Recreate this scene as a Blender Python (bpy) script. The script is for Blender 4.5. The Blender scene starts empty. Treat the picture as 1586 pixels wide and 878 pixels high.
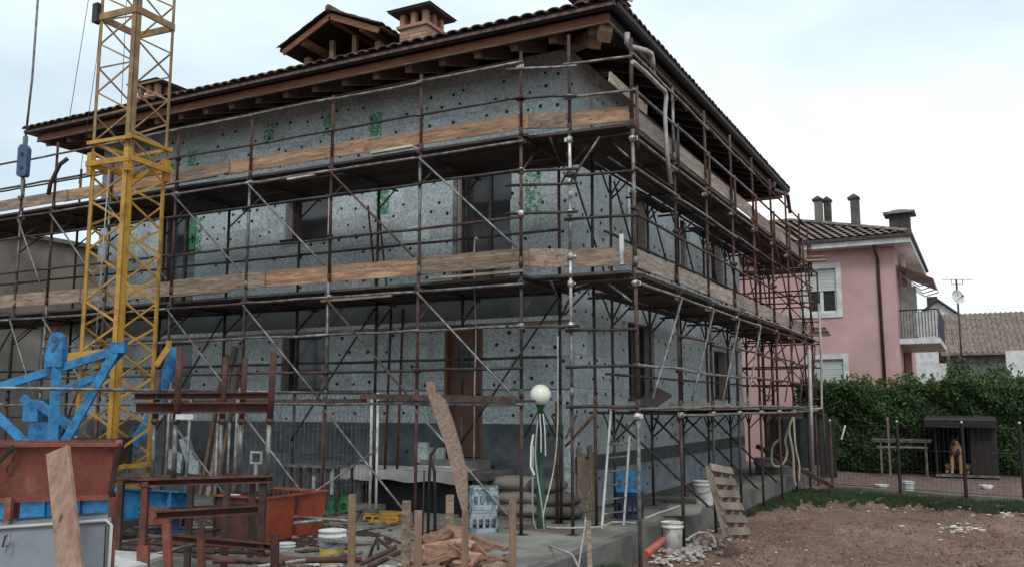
import bpy, math, random
import numpy as np
from mathutils import Vector, Matrix, Euler, Quaternion
from mathutils.geometry import tessellate_polygon
R = math.radians
random.seed(7); rng = np.random.default_rng(7)
scene = bpy.context.scene
COL = scene.collection

# ------------------------------------------------------------------ camera
CAM = Vector((5.30, -12.01, 1.55)); YAW = R(27.65); PITCH = math.atan(188/1388.)
cd = bpy.data.cameras.new("camera"); cam = bpy.data.objects.new("camera", cd); COL.objects.link(cam)
cam.location = CAM; cam.rotation_euler = (R(90)+PITCH, 0, YAW)
cd.sensor_width = 36; cd.lens = 36*1388/1586.; cd.clip_start = 0.05; cd.clip_end = 2000
scene.camera = cam

# ------------------------------------------------------------------ world: overcast sky
SUN_EL, SUN_AZ = R(48), R(150)          # compass-like angle of the sun, clockwise from +Y
w = bpy.data.worlds.new("World"); scene.world = w; w.use_nodes = True
nt = w.node_tree; nt.nodes.clear()
wo = nt.nodes.new('ShaderNodeOutputWorld'); bg = nt.nodes.new('ShaderNodeBackground')
sky = nt.nodes.new('ShaderNodeTexSky'); sky.sky_type = 'NISHITA'; sky.sun_disc = False
sky.sun_elevation = SUN_EL; sky.sun_rotation = SUN_AZ; sky.air_density = 1.0; sky.dust_density = 2.0
tc = nt.nodes.new('ShaderNodeTexCoord'); mp = nt.nodes.new('ShaderNodeMapping'); mp.inputs['Scale'].default_value = (1, 1, 2.6)
nz = nt.nodes.new('ShaderNodeTexNoise'); nz.inputs['Scale'].default_value = 1.35; nz.inputs['Detail'].default_value = 5; nz.inputs['Roughness'].default_value = .5
cr = nt.nodes.new('ShaderNodeValToRGB')
cr.color_ramp.elements[0].position = .36; cr.color_ramp.elements[0].color = (5.3, 6.6, 7.5, 1)
cr.color_ramp.elements[1].position = .64; cr.color_ramp.elements[1].color = (10.8, 10.9, 10.9, 1)
e = cr.color_ramp.elements.new(.52); e.color = (8.0, 9.2, 9.9, 1)
mx = nt.nodes.new('ShaderNodeMix'); mx.data_type = 'RGBA'; mx.inputs['Factor'].default_value = .93
nt.links.new(tc.outputs['Generated'], mp.inputs['Vector']); nt.links.new(mp.outputs[0], nz.inputs['Vector'])
nt.links.new(nz.outputs['Fac'], cr.inputs['Fac'])
nt.links.new(sky.outputs[0], mx.inputs[6]); nt.links.new(cr.outputs[0], mx.inputs[7])
nt.links.new(mx.outputs[2], bg.inputs['Color']); bg.inputs['Strength'].default_value = .09
nt.links.new(bg.outputs[0], wo.inputs['Surface'])
sl = bpy.data.lights.new("sun", 'SUN'); sl.energy = 1.1; sl.angle = R(16); sl.color = (1, .97, .93)
so = bpy.data.objects.new("sun", sl); COL.objects.link(so)
sd = Vector((math.sin(SUN_AZ)*math.cos(SUN_EL), math.cos(SUN_AZ)*math.cos(SUN_EL), math.sin(SUN_EL)))
so.rotation_euler = (-sd).to_track_quat('-Z', 'Y').to_euler()
scene.view_settings.view_transform = 'Standard'; scene.view_settings.look = 'None'
scene.view_settings.exposure = 0.40; scene.view_settings.gamma = 1
scene.view_settings.use_curve_mapping = False

# ------------------------------------------------------------------ helpers
_h = Vector((-math.sin(YAW), math.cos(YAW), 0)); _r = Vector((math.cos(YAW), math.sin(YAW), 0)); _u = Vector((0, 0, 1))
_F = _h*math.cos(PITCH)+_u*math.sin(PITCH); _U = -_h*math.sin(PITCH)+_u*math.cos(PITCH)
def sight(px, py, x=None, y=None, z=None, d=None):
    """where a measured direction meets a wall line, a level or a distance (survey of the photograph)"""
    v = _F*1388.+_r*(px-793.)-_U*(py-439.)
    if x is not None: t = (x-CAM.x)/v.x
    elif y is not None: t = (y-CAM.y)/v.y
    elif z is not None: t = (z-CAM.z)/v.z
    else: t = d/v.dot(_h)
    return CAM+v*t

MATS = {}
def mat(name, c1, c2=None, rough=.8, scale=6., metal=0., bump=.15, c3=None, detail=6, rnd=.12, stretch=(1, 1, 1), lo=.4, hi=.62, fine=0., spec=.35, patch=0., ps=.7, knots=0):
    """noise-mixed paint, wood, stone or rust; rnd = value change from object to object"""
    if name in MATS: return MATS[name]
    m = bpy.data.materials.new(name); m.use_nodes = True; n = m.node_tree.nodes; l = m.node_tree.links
    b = n['Principled BSDF']; b.inputs['Roughness'].default_value = rough; b.inputs['Metallic'].default_value = metal
    b.inputs['Specular IOR Level'].default_value = spec
    tc = n.new('ShaderNodeTexCoord'); oi = n.new('ShaderNodeObjectInfo')
    ad = n.new('ShaderNodeVectorMath'); ad.operation = 'MULTIPLY_ADD'
    cmb = n.new('ShaderNodeCombineXYZ')
    ml = n.new('ShaderNodeMath'); ml.operation = 'MULTIPLY'; ml.inputs[1].default_value = 37.
    l.new(oi.outputs['Random'], ml.inputs[0])
    for i in range(3): l.new(ml.outputs[0], cmb.inputs[i])
    ad.inputs[1].default_value = stretch; l.new(tc.outputs['Object'], ad.inputs[0]); l.new(cmb.outputs[0], ad.inputs[2])
    nz = n.new('ShaderNodeTexNoise'); nz.inputs['Scale'].default_value = scale; nz.inputs['Detail'].default_value = detail; nz.inputs['Roughness'].default_value = .6
    l.new(ad.outputs[0], nz.inputs['Vector'])
    cr = n.new('ShaderNodeValToRGB'); el = cr.color_ramp.elements
    c2 = c2 or tuple(x*.7 for x in c1)
    el[0].position = lo; el[0].color = (*c2, 1); el[1].position = hi; el[1].color = (*c1, 1)
    if c3: ee = el.new(min(hi+.12, .99)); ee.color = (*c3, 1)
    l.new(nz.outputs['Fac'], cr.inputs['Fac'])
    hs = n.new('ShaderNodeHueSaturation'); mr = n.new('ShaderNodeMapRange')
    mr.inputs['To Min'].default_value = 1-rnd; mr.inputs['To Max'].default_value = 1+rnd
    l.new(oi.outputs['Random'], mr.inputs['Value']); l.new(mr.outputs[0], hs.inputs['Value'])
    src = cr.outputs[0]
    nf = n.new('ShaderNodeTexNoise'); nf.inputs['Scale'].default_value = max(scale*9, 50.); nf.inputs['Detail'].default_value = 3
    l.new(ad.outputs[0], nf.inputs['Vector'])
    if fine:
        mm = n.new('ShaderNodeMix'); mm.data_type = 'RGBA'; mm.blend_type = 'MULTIPLY'; mm.inputs['Factor'].default_value = 1
        r2 = n.new('ShaderNodeMapRange'); r2.inputs['From Min'].default_value = .35; r2.inputs['From Max'].default_value = .65
        r2.inputs['To Min'].default_value = 1-fine; r2.inputs['To Max'].default_value = 1+fine
        l.new(nf.outputs['Fac'], r2.inputs['Value']); l.new(src, mm.inputs[6]); l.new(r2.outputs[0], mm.inputs[7]); src = mm.outputs[2]
    if patch:
        np_ = n.new('ShaderNodeTexNoise'); np_.inputs['Scale'].default_value = ps; np_.inputs['Detail'].default_value = 5; np_.inputs['Roughness'].default_value = .65
        l.new(ad.outputs[0], np_.inputs['Vector'])
        m3 = n.new('ShaderNodeMix'); m3.data_type = 'RGBA'; m3.blend_type = 'MULTIPLY'; m3.inputs['Factor'].default_value = 1
        r3 = n.new('ShaderNodeMapRange'); r3.inputs['From Min'].default_value = .38; r3.inputs['From Max'].default_value = .62
        r3.inputs['To Min'].default_value = 1-patch; r3.inputs['To Max'].default_value = 1+patch*.6
        l.new(np_.outputs['Fac'], r3.inputs['Value']); l.new(src, m3.inputs[6]); l.new(r3.outputs[0], m3.inputs[7]); src = m3.outputs[2]
    if knots:
        vo = n.new('ShaderNodeTexVoronoi'); vo.inputs['Scale'].default_value = knots
        vm = n.new('ShaderNodeVectorMath'); vm.operation = 'MULTIPLY'; vm.inputs[1].default_value = tuple(1+(x_-min(stretch))/max(stretch)*.8 for x_ in stretch)
        l.new(ad.outputs[0], vm.inputs[0])
        vt = n.new('ShaderNodeVectorMath'); vt.operation = 'DIVIDE'; vt.inputs[1].default_value = tuple(max(x_/3, 1) for x_ in stretch)
        l.new(vm.outputs[0], vt.inputs[0]); l.new(vt.outputs[0], vo.inputs['Vector'])
        rk = n.new('ShaderNodeMapRange'); rk.inputs['From Min'].default_value = .10; rk.inputs['From Max'].default_value = .19; rk.inputs['To Min'].default_value = .35; rk.inputs['To Max'].default_value = 1.
        l.new(vo.outputs['Distance'], rk.inputs['Value'])
        mk = n.new('ShaderNodeMix'); mk.data_type = 'RGBA'; mk.blend_type = 'MULTIPLY'; mk.inputs['Factor'].default_value = 1
        l.new(src, mk.inputs[6]); l.new(rk.outputs[0], mk.inputs[7]); src = mk.outputs[2]
    l.new(src, hs.inputs['Color']); l.new(hs.outputs[0], b.inputs['Base Color'])
    if bump:
        bp = n.new('ShaderNodeBump'); bp.inputs['Strength'].default_value = bump; bp.inputs['Distance'].default_value = .02
        a = n.new('ShaderNodeMath'); a.operation = 'ADD'; l.new(nz.outputs['Fac'], a.inputs[0]); l.new(nf.outputs['Fac'], a.inputs[1])
        l.new(a.outputs[0], bp.inputs['Height']); l.new(bp.outputs[0], b.inputs['Normal'])
    MATS[name] = m; return m

class MB:
    def __init__(s): s.v = []; s.f = []; s.sm = []
    def add(s, vs, fs, smooth=False):
        o = len(s.v); s.v += [tuple(v) for v in vs]; s.f += [tuple(i+o for i in f) for f in fs]; s.sm += [smooth]*len(fs); return s
    def box(s, a, b, M=None, bev=0.):
        a = Vector(a); b = Vector(b); vs = [Vector((x, y, z)) for x in (a.x, b.x) for y in (a.y, b.y) for z in (a.z, b.z)]
        if M is not None: vs = [M@v for v in vs]
        return s.add(vs, [(0, 1, 3, 2), (4, 6, 7, 5), (0, 4, 5, 1), (2, 3, 7, 6), (0, 2, 6, 4), (1, 5, 7, 3)])
    def cbox(s, c, size, rot=(0, 0, 0)):
        M = Matrix.Translation(Vector(c))@Euler(rot).to_matrix().to_4x4(); h = Vector(size)/2
        return s.box(-h, h, M)
    def beam(s, p, q, w, h, roll=0., up=(0, 0, 1)):
        """square bar from p to q, w across and h along up"""
        p = Vector(p); q = Vector(q); d = q-p; L = d.length; d.normalize(); u = Vector(up)
        sd = d.cross(u)
        if sd.length < 1e-4: sd = d.cross(Vector((1, 0, 0)))
        sd.normalize(); u = sd.cross(d)
        if roll: q_ = Quaternion(d, roll); sd = q_@sd; u = q_@u
        vs = [c+sd*(i*w/2)+u*(j*h/2) for c in (p, q) for i, j in ((-1, -1), (1, -1), (1, 1), (-1, 1))]
        return s.add(vs, [(3, 2, 1, 0), (4, 5, 6, 7), (0, 1, 5, 4), (1, 2, 6, 5), (2, 3, 7, 6), (3, 0, 4, 7)])
    def tube(s, pts, r, n=8, caps=True, r2=None):
        pts = [Vector(p) for p in pts]; m = len(pts); o = len(s.v); pd = None; rings = []
        for i, p in enumerate(pts):
            d = (pts[min(i+1, m-1)]-pts[max(i-1, 0)]).normalized()
            if pd is None:
                a = d.orthogonal().normalized()
            else:
                a = pd.rotation_difference(d)@a
            pd = d; b = d.cross(a); rr = r if r2 is None else r+(r2-r)*i/(m-1)
            rings += [p+(a*math.cos(t)+b*math.sin(t))*rr for t in [2*math.pi*k/n for k in range(n)]]
        fs = [(i*n+k, i*n+(k+1) % n, (i+1)*n+(k+1) % n, (i+1)*n+k) for i in range(m-1) for k in range(n)]
        s.add(rings, fs, True)
        if caps:
            s.f += [tuple(o+k for k in range(n))[::-1], tuple(o+(m-1)*n+k for k in range(n))]; s.sm += [False]*2
        return s
    def lathe(s, prof, c=(0, 0, 0), n=20, M=None, smooth=True):
        c = Vector(c); vs = []; k = len(prof)
        for r, z in prof:
            for t in range(n):
                a = 2*math.pi*t/n; v = Vector((r*math.cos(a), r*math.sin(a), z))
                vs.append((M@v if M is not None else v)+c)
        fs = [(i*n+t, i*n+(t+1) % n, (i+1)*n+(t+1) % n, (i+1)*n+t) for i in range(k-1) for t in range(n)]
        return s.add(vs, fs, smooth)
    def ball(s, c, r, n=14, sc=(1, 1, 1)):
        m = n//2; prof = [(max(r*math.sin(math.pi*i/m), 1e-4), -r*math.cos(math.pi*i/m)) for i in range(m+1)]
        return s.lathe(prof, c, n, Matrix.Diagonal(Vector((*sc, 1)))) 
    def prism(s, poly, axis_o, U, V, W):
        """outline poly (u,v) at axis_o, thickness vector W"""
        o = Vector(axis_o); U = Vector(U); V = Vector(V); W = Vector(W); n = len(poly)
        a = [o+U*u+V*v for u, v in poly]; b = [p+W for p in a]
        tris = tessellate_polygon([[Vector((u, v, 0)) for u, v in poly]])
        return s.add(a+b, [tuple(t) for t in tris]+[tuple(i+n for i in reversed(t)) for t in tris]+[(i, (i+1) % n, n+(i+1) % n, n+i) for i in range(n)])
    def rock(s, c, r, sq=(1, 1, .7)):
        vs, fs = ICO; rot = Euler((random.random()*6, random.random()*6, random.random()*6)).to_matrix()
        out = []
        for v in vs:
            q = rot@(Vector(v)*(r*random.uniform(.7, 1.15))); out.append(Vector(c)+Vector((q.x*sq[0], q.y*sq[1], q.z*sq[2])))
        return s.add(out, fs)
    def mesh(s, name, off=(0, 0, 0)):
        me = bpy.data.meshes.new(name); ox, oy, oz = off
        me.from_pydata([(x-ox, y-oy, z-oz) for x, y, z in s.v], [], s.f)
        if any(s.sm): me.polygons.foreach_set('use_smooth', s.sm)
        me.update(); return me
t_ = (1+5**.5)/2
ICO = ([Vector(v).normalized() for v in [(-1, t_, 0), (1, t_, 0), (-1, -t_, 0), (1, -t_, 0), (0, -1, t_), (0, 1, t_), (0, -1, -t_), (0, 1, -t_), (t_, 0, -1), (t_, 0, 1), (-t_, 0, -1), (-t_, 0, 1)]],
       [(0, 11, 5), (0, 5, 1), (0, 1, 7), (0, 7, 10), (0, 10, 11), (1, 5, 9), (5, 11, 4), (11, 10, 2), (10, 7, 6), (7, 1, 8), (3, 9, 4), (3, 4, 2), (3, 2, 6), (3, 6, 8), (3, 8, 9), (4, 9, 5), (2, 4, 11), (6, 2, 10), (8, 6, 7), (9, 8, 1)])

WL = {}
def wl(o):
    return WL.get(o.name, Vector((0, 0, 0)))
def thing(name, label, cat, loc=(0, 0, 0), group=None):
    o = bpy.data.objects.new(name, None); COL.objects.link(o); o.location = loc; o.empty_display_size = .2
    o['label'] = label; o['category'] = cat
    if group: o['group'] = group
    WL[o.name] = Vector(loc); return o
def part(name, mb, m, parent=None, label=None, kind=None, origin=None):
    """mb holds world coordinates; the part sits relative to its parent"""
    base = wl(parent) if parent is not None else Vector((0, 0, 0))
    org = Vector(origin) if origin is not None else base
    me = mb.mesh(name, org); me.materials.append(m)
    o = bpy.data.objects.new(name, me); COL.objects.link(o)
    if parent is not None: o.parent = parent
    o.location = org-base; WL[o.name] = org
    if label: o['label'] = label
    if kind: o['kind'] = kind
    return o
def inst(name, me, parent, loc, rot=(0, 0, 0), sc=None):
    o = bpy.data.objects.new(name, me); COL.objects.link(o)
    base = wl(parent) if parent is not None else Vector((0, 0, 0)); o.parent = parent
    o.location = Vector(loc)-base; o.rotation_euler = rot
    if sc: o.scale = sc
    WL[o.name] = Vector(loc); return o
def solo(name, mb, m, label, cat, loc, group=None):
    o = part(name, mb, m, None, origin=loc); o['label'] = label; o['category'] = cat
    if group: o['group'] = group
    return o
def struct(name, mb, m):
    return part(name, mb, m, None, kind='structure')
def stuff(name, mb, m, label, cat, loc=(0, 0, 0)):
    o = solo(name, mb, m, label, cat, loc); o['kind'] = 'stuff'; return o
def shade(mb, m, name): 
    me = mb.mesh(name); me.materials.append(m); return me

# ------------------------------------------------------------------ materials
SRGB = lambda *c: tuple(((x/255.)/12.92 if x/255. <= .04045 else ((x/255.+.055)/1.055)**2.4) for x in c)
m_eps = mat('graphite_insulation', (.52, .60, .62), (.28, .335, .35), .46, 24, bump=.22, rnd=.13, lo=.38, hi=.60, fine=.28, detail=8, patch=.16, ps=1.3, spec=.5)
m_plinth = mat('slate_plinth_board', (.115, .13, .142), (.085, .098, .108), .9, 3, bump=.1, rnd=.12, fine=.08, patch=.2, ps=1.5)
m_band = mat('dark_band', (.11, .12, .12), (.08, .085, .085), .9, 2.5, bump=.1, rnd=.03, fine=.1)  # smooth strips, darker than the panels around them
m_plinth2 = mat('pale_plinth_board', (.30, .33, .36), (.21, .24, .26), .9, 2.2, bump=.1, rnd=.08, fine=.08)
m_black = mat('black_plastic', (.012, .012, .013), (.02, .02, .02), .6, 8, bump=0)
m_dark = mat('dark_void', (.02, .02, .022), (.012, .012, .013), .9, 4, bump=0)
m_fascia = mat('varnished_fascia', (.24, .095, .045), (.15, .06, .03), .55, 3, stretch=(1, 6, 6), bump=.1, fine=.15)
m_rafter = mat('rafter_wood', (.27, .175, .11), (.17, .11, .07), .7, 4, bump=.15, fine=.15)
m_erafter = mat('eave_rafter', (.17, .11, .075), (.10, .065, .045), .75, 4, bump=.15, fine=.15)
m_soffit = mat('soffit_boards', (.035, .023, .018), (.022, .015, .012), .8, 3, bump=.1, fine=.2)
m_tile = mat('roof_tile', (.15, .085, .065), (.06, .045, .042), .85, 9, bump=.2, rnd=.35, fine=.2)
m_gutter = mat('dark_gutter', (.030, .034, .042), (.02, .022, .028), .45, 5, bump=.02)
m_brick = mat('clay_brick', (.46, .28, .20), (.34, .20, .145), .9, 12, bump=.25, rnd=.25, fine=.2)
m_mortar = mat('mortar', (.42, .36, .32), (.30, .26, .23), .95, 12, bump=.2, fine=.2)
m_copper = mat('chimney_sheet', (.06, .05, .048), (.035, .03, .03), .6, 6, bump=.05)
m_rust = mat('rusty_red_tube', (.125, .047, .036), (.06, .03, .025), .75, 7, bump=.2, rnd=.22, fine=.15, metal=.15)
m_rbrown = mat('brown_tube', (.12, .065, .05), (.05, .035, .03), .7, 7, bump=.2, rnd=.25, metal=.3, fine=.15)
m_galv = mat('galvanised_tube', (.26, .25, .24), (.11, .10, .095), .5, 8, metal=.55, bump=.12, rnd=.18, fine=.15)
m_darkst = mat('dark_steel_tube', (.085, .075, .07), (.04, .036, .034), .6, 7, metal=.4, bump=.12, rnd=.25, fine=.15)
m_coup = mat('zinc_coupler', (.72, .70, .66), (.38, .35, .32), .45, 12, metal=.4, bump=.1)
m_wood = mat('old_plank', (.34, .26, .19), (.19, .14, .105), .9, 3.2, stretch=(1, 9, 9), bump=.3, rnd=.22, fine=.25, knots=4, patch=.25, ps=1)
m_woodR = mat('old_plank_y', (.37, .31, .25), (.21, .175, .145), .9, 3.2, stretch=(9, 1, 9), bump=.3, rnd=.2, fine=.25, knots=4, patch=.25, ps=1)
m_orange = mat('orange_plank', (.42, .265, .16), (.25, .15, .09), .85, 3.2, stretch=(1, 9, 9), bump=.3, rnd=.18, fine=.25, knots=4, patch=.3, ps=1.2)
m_deckshade = mat('shaded_deck_plank', (.085, .07, .06), (.045, .038, .034), .9, 4, stretch=(1, 6, 6), bump=.2, rnd=.3, fine=.2)  # plank colour darkened for the shade under the decks
m_conc = mat('concrete', (.225, .22, .195), (.14, .138, .12), .9, 1.6, bump=.25, rnd=.06, fine=.15, patch=.3, ps=.9)
m_concd = mat('stained_concrete', (.155, .15, .135), (.09, .087, .08), .9, 2.2, bump=.3, rnd=.1, fine=.15)
m_yel = mat('crane_yellow', (.47, .26, .04), (.27, .13, .03), .55, 5, bump=.08, rnd=.12, lo=.33, hi=.5, fine=.15)
m_yel2 = mat('faded_crane_yellow', (.37, .245, .115), (.24, .145, .07), .6, 5, bump=.08, rnd=.15, fine=.15)
m_blue = mat('crane_blue', (.035, .205, .42), (.018, .12, .28), .5, 5, bump=.06, rnd=.08, lo=.3, hi=.5, fine=.18, patch=.28, ps=5)
m_blued = mat('hook_blue', (.05, .10, .20), (.04, .07, .14), .5, 8, bump=.06)
m_hopper = mat('red_oxide_paint', (.22, .07, .045), (.14, .045, .033), .7, 3, bump=.1, rnd=.05, fine=.12, lo=.3, hi=.55, patch=.35, ps=2.5, c3=(.26, .11, .08))
m_skip = mat('orange_skip_paint', (.30, .065, .028), (.14, .048, .036), .6, 2.2, bump=.1, rnd=.05, fine=.12, lo=.44, hi=.48, patch=.3, ps=3)
m_grey = mat('grey_cabinet_paint', (.27, .31, .35), (.20, .23, .26), .55, 2, bump=.04, rnd=.04)
m_white = mat('white_paint', (.66, .67, .66), (.50, .51, .50), .5, 4, bump=.05, rnd=.05)
m_dirtyw = mat('dirty_white', (.62, .61, .58), (.30, .29, .27), .7, 6, bump=.2, rnd=.1, lo=.38, hi=.5)
m_pipe = mat('grey_downpipe', (.42, .41, .39), (.28, .27, .26), .5, 6, bump=.05, metal=.3)
m_glass = mat('window_glass', (.03, .035, .04), (.02, .022, .025), .12, 2, bump=0, spec=.6)
m_door = mat('brown_door', (.17, .085, .055), (.125, .06, .042), .5, 3, stretch=(5, 5, 1), bump=.05, fine=.08)
m_wframe = mat('weathered_frame', (.50, .50, .48), (.36, .36, .35), .7, 5, bump=.05)
m_pink = mat('pink_render', (.55, .355, .345), (.49, .31, .30), .95, 1.1, bump=.12, rnd=.02, fine=.08, patch=.10, ps=.5)
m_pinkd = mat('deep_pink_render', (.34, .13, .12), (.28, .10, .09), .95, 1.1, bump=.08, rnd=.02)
m_rtile = mat('old_roof_tile', (.26, .20, .17), (.13, .105, .09), .95, 3, bump=.2, fine=.35, rnd=.05)
m_green = mat('green_paint', (.05, .36, .14), (.03, .24, .09), .7, 20, bump=0)
m_post = mat('green_post', (.028, .085, .06), (.016, .05, .038), .5, 8, bump=.05)
m_leafD = mat('dark_leaf', (.058, .112, .036), (.028, .06, .02), .5, 1.2, bump=0, rnd=.1, fine=.4)
m_leafL = mat('young_leaf', (.095, .15, .045), (.045, .085, .024), .5, 1.2, bump=0, rnd=.1, fine=.4)
m_grass = mat('grass', (.05, .082, .032), (.026, .042, .018), .8, .8, bump=0, fine=.4)
m_stem = mat('twig', (.10, .075, .05), (.06, .045, .03), .9, 8, bump=.1)
m_stone = mat('rubble', (.48, .46, .42), (.24, .22, .20), .9, 9, bump=.3, rnd=.3, fine=.2)
m_clod = mat('earth_clod', (.24, .16, .12), (.12, .08, .06), .95, 9, bump=.3, rnd=.3, fine=.2)
m_foil = mat('pale_litter', (.62, .60, .54), (.40, .37, .32), .8, 5, bump=.1, rnd=.2)
m_hose = mat('cream_hose', (.42, .39, .30), (.30, .27, .21), .5, 10, bump=.03)
m_hosew = mat('white_cable', (.42, .42, .39), (.27, .27, .25), .5, 10, bump=.03)
m_iron = mat('black_iron', (.025, .025, .028), (.05, .04, .038), .6, 10, bump=.1, metal=.4)
# ------------------------------------------------------------------ ground
GZ = -.35
def ground():
    xs = np.concatenate([[-400, -150, -60, -30], np.arange(-16, 12, .12), [15, 22, 35, 60, 150, 400]])
    ys = np.concatenate([[-400, -100, -40, -20], np.arange(-12, 16, .12), [18, 22, 30, 60, 150, 400]])
    X, Y = np.meshgrid(xs, ys, indexing='ij'); Z = np.full_like(X, GZ)
    near = (X > -14) & (X < 11) & (Y > -11.5) & (Y < 15)
    Zn = np.zeros_like(X)
    for k, a in ((.7, .007), (1.7, .006), (4.1, .006), (9., .005)):
        for _ in range(4):
            t = rng.uniform(0, 2*np.pi); Zn += a*np.sin(k*(X*np.cos(t)+Y*np.sin(t))*1.3+rng.uniform(0, 6))
    Zn += rng.uniform(-.016, .016, X.shape)
    Z[near] += Zn[near]
    nx, ny = X.shape
    v = np.stack([X, Y, Z], -1).reshape(-1, 3)
    i = np.arange(nx-1)[:, None]*ny+np.arange(ny-1)[None]; f = np.stack([i, i+ny, i+ny+1, i+1], -1).reshape(-1, 4)
    me = bpy.data.meshes.new('ground'); me.from_pydata(v.tolist(), [], f.tolist()); me.polygons.foreach_set('use_smooth', [True]*len(f)); me.update()
    o = bpy.data.objects.new('ground', me); COL.objects.link(o); o['kind'] = 'structure'
    m = bpy.data.materials.new('earth'); m.use_nodes = True; n = m.node_tree.nodes; l = m.node_tree.links; b = n['Principled BSDF']
    b.inputs['Roughness'].default_value = .95; b.inputs['Specular IOR Level'].default_value = .2
    tc = n.new('ShaderNodeTexCoord')
    def noise(s, d=8, r=.65):
        z = n.new('ShaderNodeTexNoise'); z.inputs['Scale'].default_value = s; z.inputs['Detail'].default_value = d; z.inputs['Roughness'].default_value = r
        l.new(tc.outputs['Object'], z.inputs['Vector']); return z
    a = noise(.55); c = noise(6.); d = noise(34., 4)
    r1 = n.new('ShaderNodeValToRGB'); e = r1.color_ramp.elements
    e[0].position = .36; e[0].color = (.115, .068, .048, 1); e[1].position = .66; e[1].color = (.30, .205, .165, 1)
    e = r1.color_ramp.elements.new(.5); e.color = (.20, .125, .095, 1)
    s = n.new('ShaderNodeMath'); s.operation = 'MULTIPLY_ADD'; s.inputs[1].default_value = .55
    s2 = n.new('ShaderNodeMath'); s2.operation = 'MULTIPLY'; s2.inputs[1].default_value = .45
    l.new(c.outputs['Fac'], s2.inputs[0]); l.new(a.outputs['Fac'], s.inputs[0]); l.new(s2.outputs[0], s.inputs[2]); l.new(s.outputs[0], r1.inputs['Fac'])
    mm = n.new('ShaderNodeMix'); mm.data_type = 'RGBA'; mm.blend_type = 'MULTIPLY'; mm.inputs['Factor'].default_value = 1
    mr = n.new('ShaderNodeMapRange'); mr.inputs['From Min'].default_value = .36; mr.inputs['From Max'].default_value = .64; mr.inputs['To Min'].default_value = .5; mr.inputs['To Max'].default_value = 1.35
    l.new(d.outputs['Fac'], mr.inputs['Value']); l.new(r1.outputs[0], mm.inputs[6]); l.new(mr.outputs[0], mm.inputs[7]); l.new(mm.outputs[2], b.inputs['Base Color'])
    bp = n.new('ShaderNodeBump'); bp.inputs['Strength'].default_value = .6; bp.inputs['Distance'].default_value = .03
    l.new(d.outputs['Fac'], bp.inputs['Height']); l.new(bp.outputs[0], b.inputs['Normal'])
    me.materials.append(m)
ground()

# pavement slab round the house, with kerb face on the garden side
PX = 1.40
mb = MB(); mb.box((-13, -5.3, GZ-.1), (PX-.14, 11.6, 0.)); struct('pavement', mb, m_conc)
mb = MB()
yy = -5.3
while yy < 11.5:
    mb.box((PX-.137, yy, GZ-.1), (PX+random.uniform(-.008, .008), yy+1.985, random.uniform(-.004, .006))); yy += 2.0
struct('kerb', mb, m_concd)
mb = MB(); mb.box((-13, 11.7, GZ-.1), (PX-.3, 16.5, -.18)); struct('rear_yard', mb, m_concd)

# ------------------------------------------------------------------ the house
WX0, WY1, WH = -10.5, 10.45, 6.95
house = thing('unfinished_house', 'two storey house under renovation clad in grey insulation panels, wrapped in scaffolding', 'house', (-5.2, 5.2, 0))
# openings: (u0,u1,z0,z1)
OF = [(-5.53, -4.48, 1.79, 2.74), (-5.56, -4.52, 4.44, 5.22), (-1.96, -1.02, 3.22, 5.42), (-2.19, -1.50, .74, 2.80), (-8.75, -7.75, 3.22, 5.30), (-8.7, -7.7, 1.79, 2.74)]
OR_ = [(2.35, 3.72, 1.66, 2.96), (7.8, 8.95, 1.72, 2.76), (2.6, 3.5, 3.22, 5.3), (5.5, 5.95, 4.3, 5.3), (7.8, 8.9, 4.3, 5.45)]
def sub(rect, holes):
    """rect minus holes as cells"""
    u0, u1, z0, z1 = rect
    us = sorted({u0, u1, *[h for H in holes for h in H[:2] if u0 < h < u1]}); zs = sorted({z0, z1, *[h for H in holes for h in H[2:] if z0 < h < z1]})
    out = []
    for j in range(len(zs)-1):
        run = None
        for i in range(len(us)-1):
            cu, cz = (us[i]+us[i+1])/2, (zs[j]+zs[j+1])/2
            if any(h[0] < cu < h[1] and h[2] < cz < h[3] for h in holes):
                if run: out.append(run); run = None
            else:
                run = [run[0] if run else us[i], us[i+1], zs[j], zs[j+1]]
        if run: out.append(run)
    return out
def to_front(u, z, o): return (u, -o, z)         # o = how far it stands out of the facade
def to_side(u, z, o): return (o, u, z)
def fbox(mb, T, u0, u1, z0, z1, o0, o1):
    a = T(u0, z0, o0); b = T(u1, z1, o1); mb.box([min(p, q) for p, q in zip(a, b)], [max(p, q) for p, q in zip(a, b)])
mb = MB()
for c in sub((WX0, -.3, 0, WH), OF): fbox(mb, to_front, c[0], c[1], c[2], c[3], -.30, -.055)
for c in sub((.055, WY1, 0, WH), OR_): fbox(mb, to_side, c[0], c[1], c[2], c[3], -.30, -.055)
mb.box((WX0, .3, 0), (WX0+.3, WY1, WH)); mb.box((WX0+.3, WY1-.3, 0), (-.3, WY1, WH))
mb.box((WX0+.3, .3, 2.95), (-.3, WY1-.3, 3.15)); mb.box((WX0+.3, .3, 6.5), (-.3, WY1-.3, 6.6))
wallp = part('wall', mb, m_mortar, house)
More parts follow.
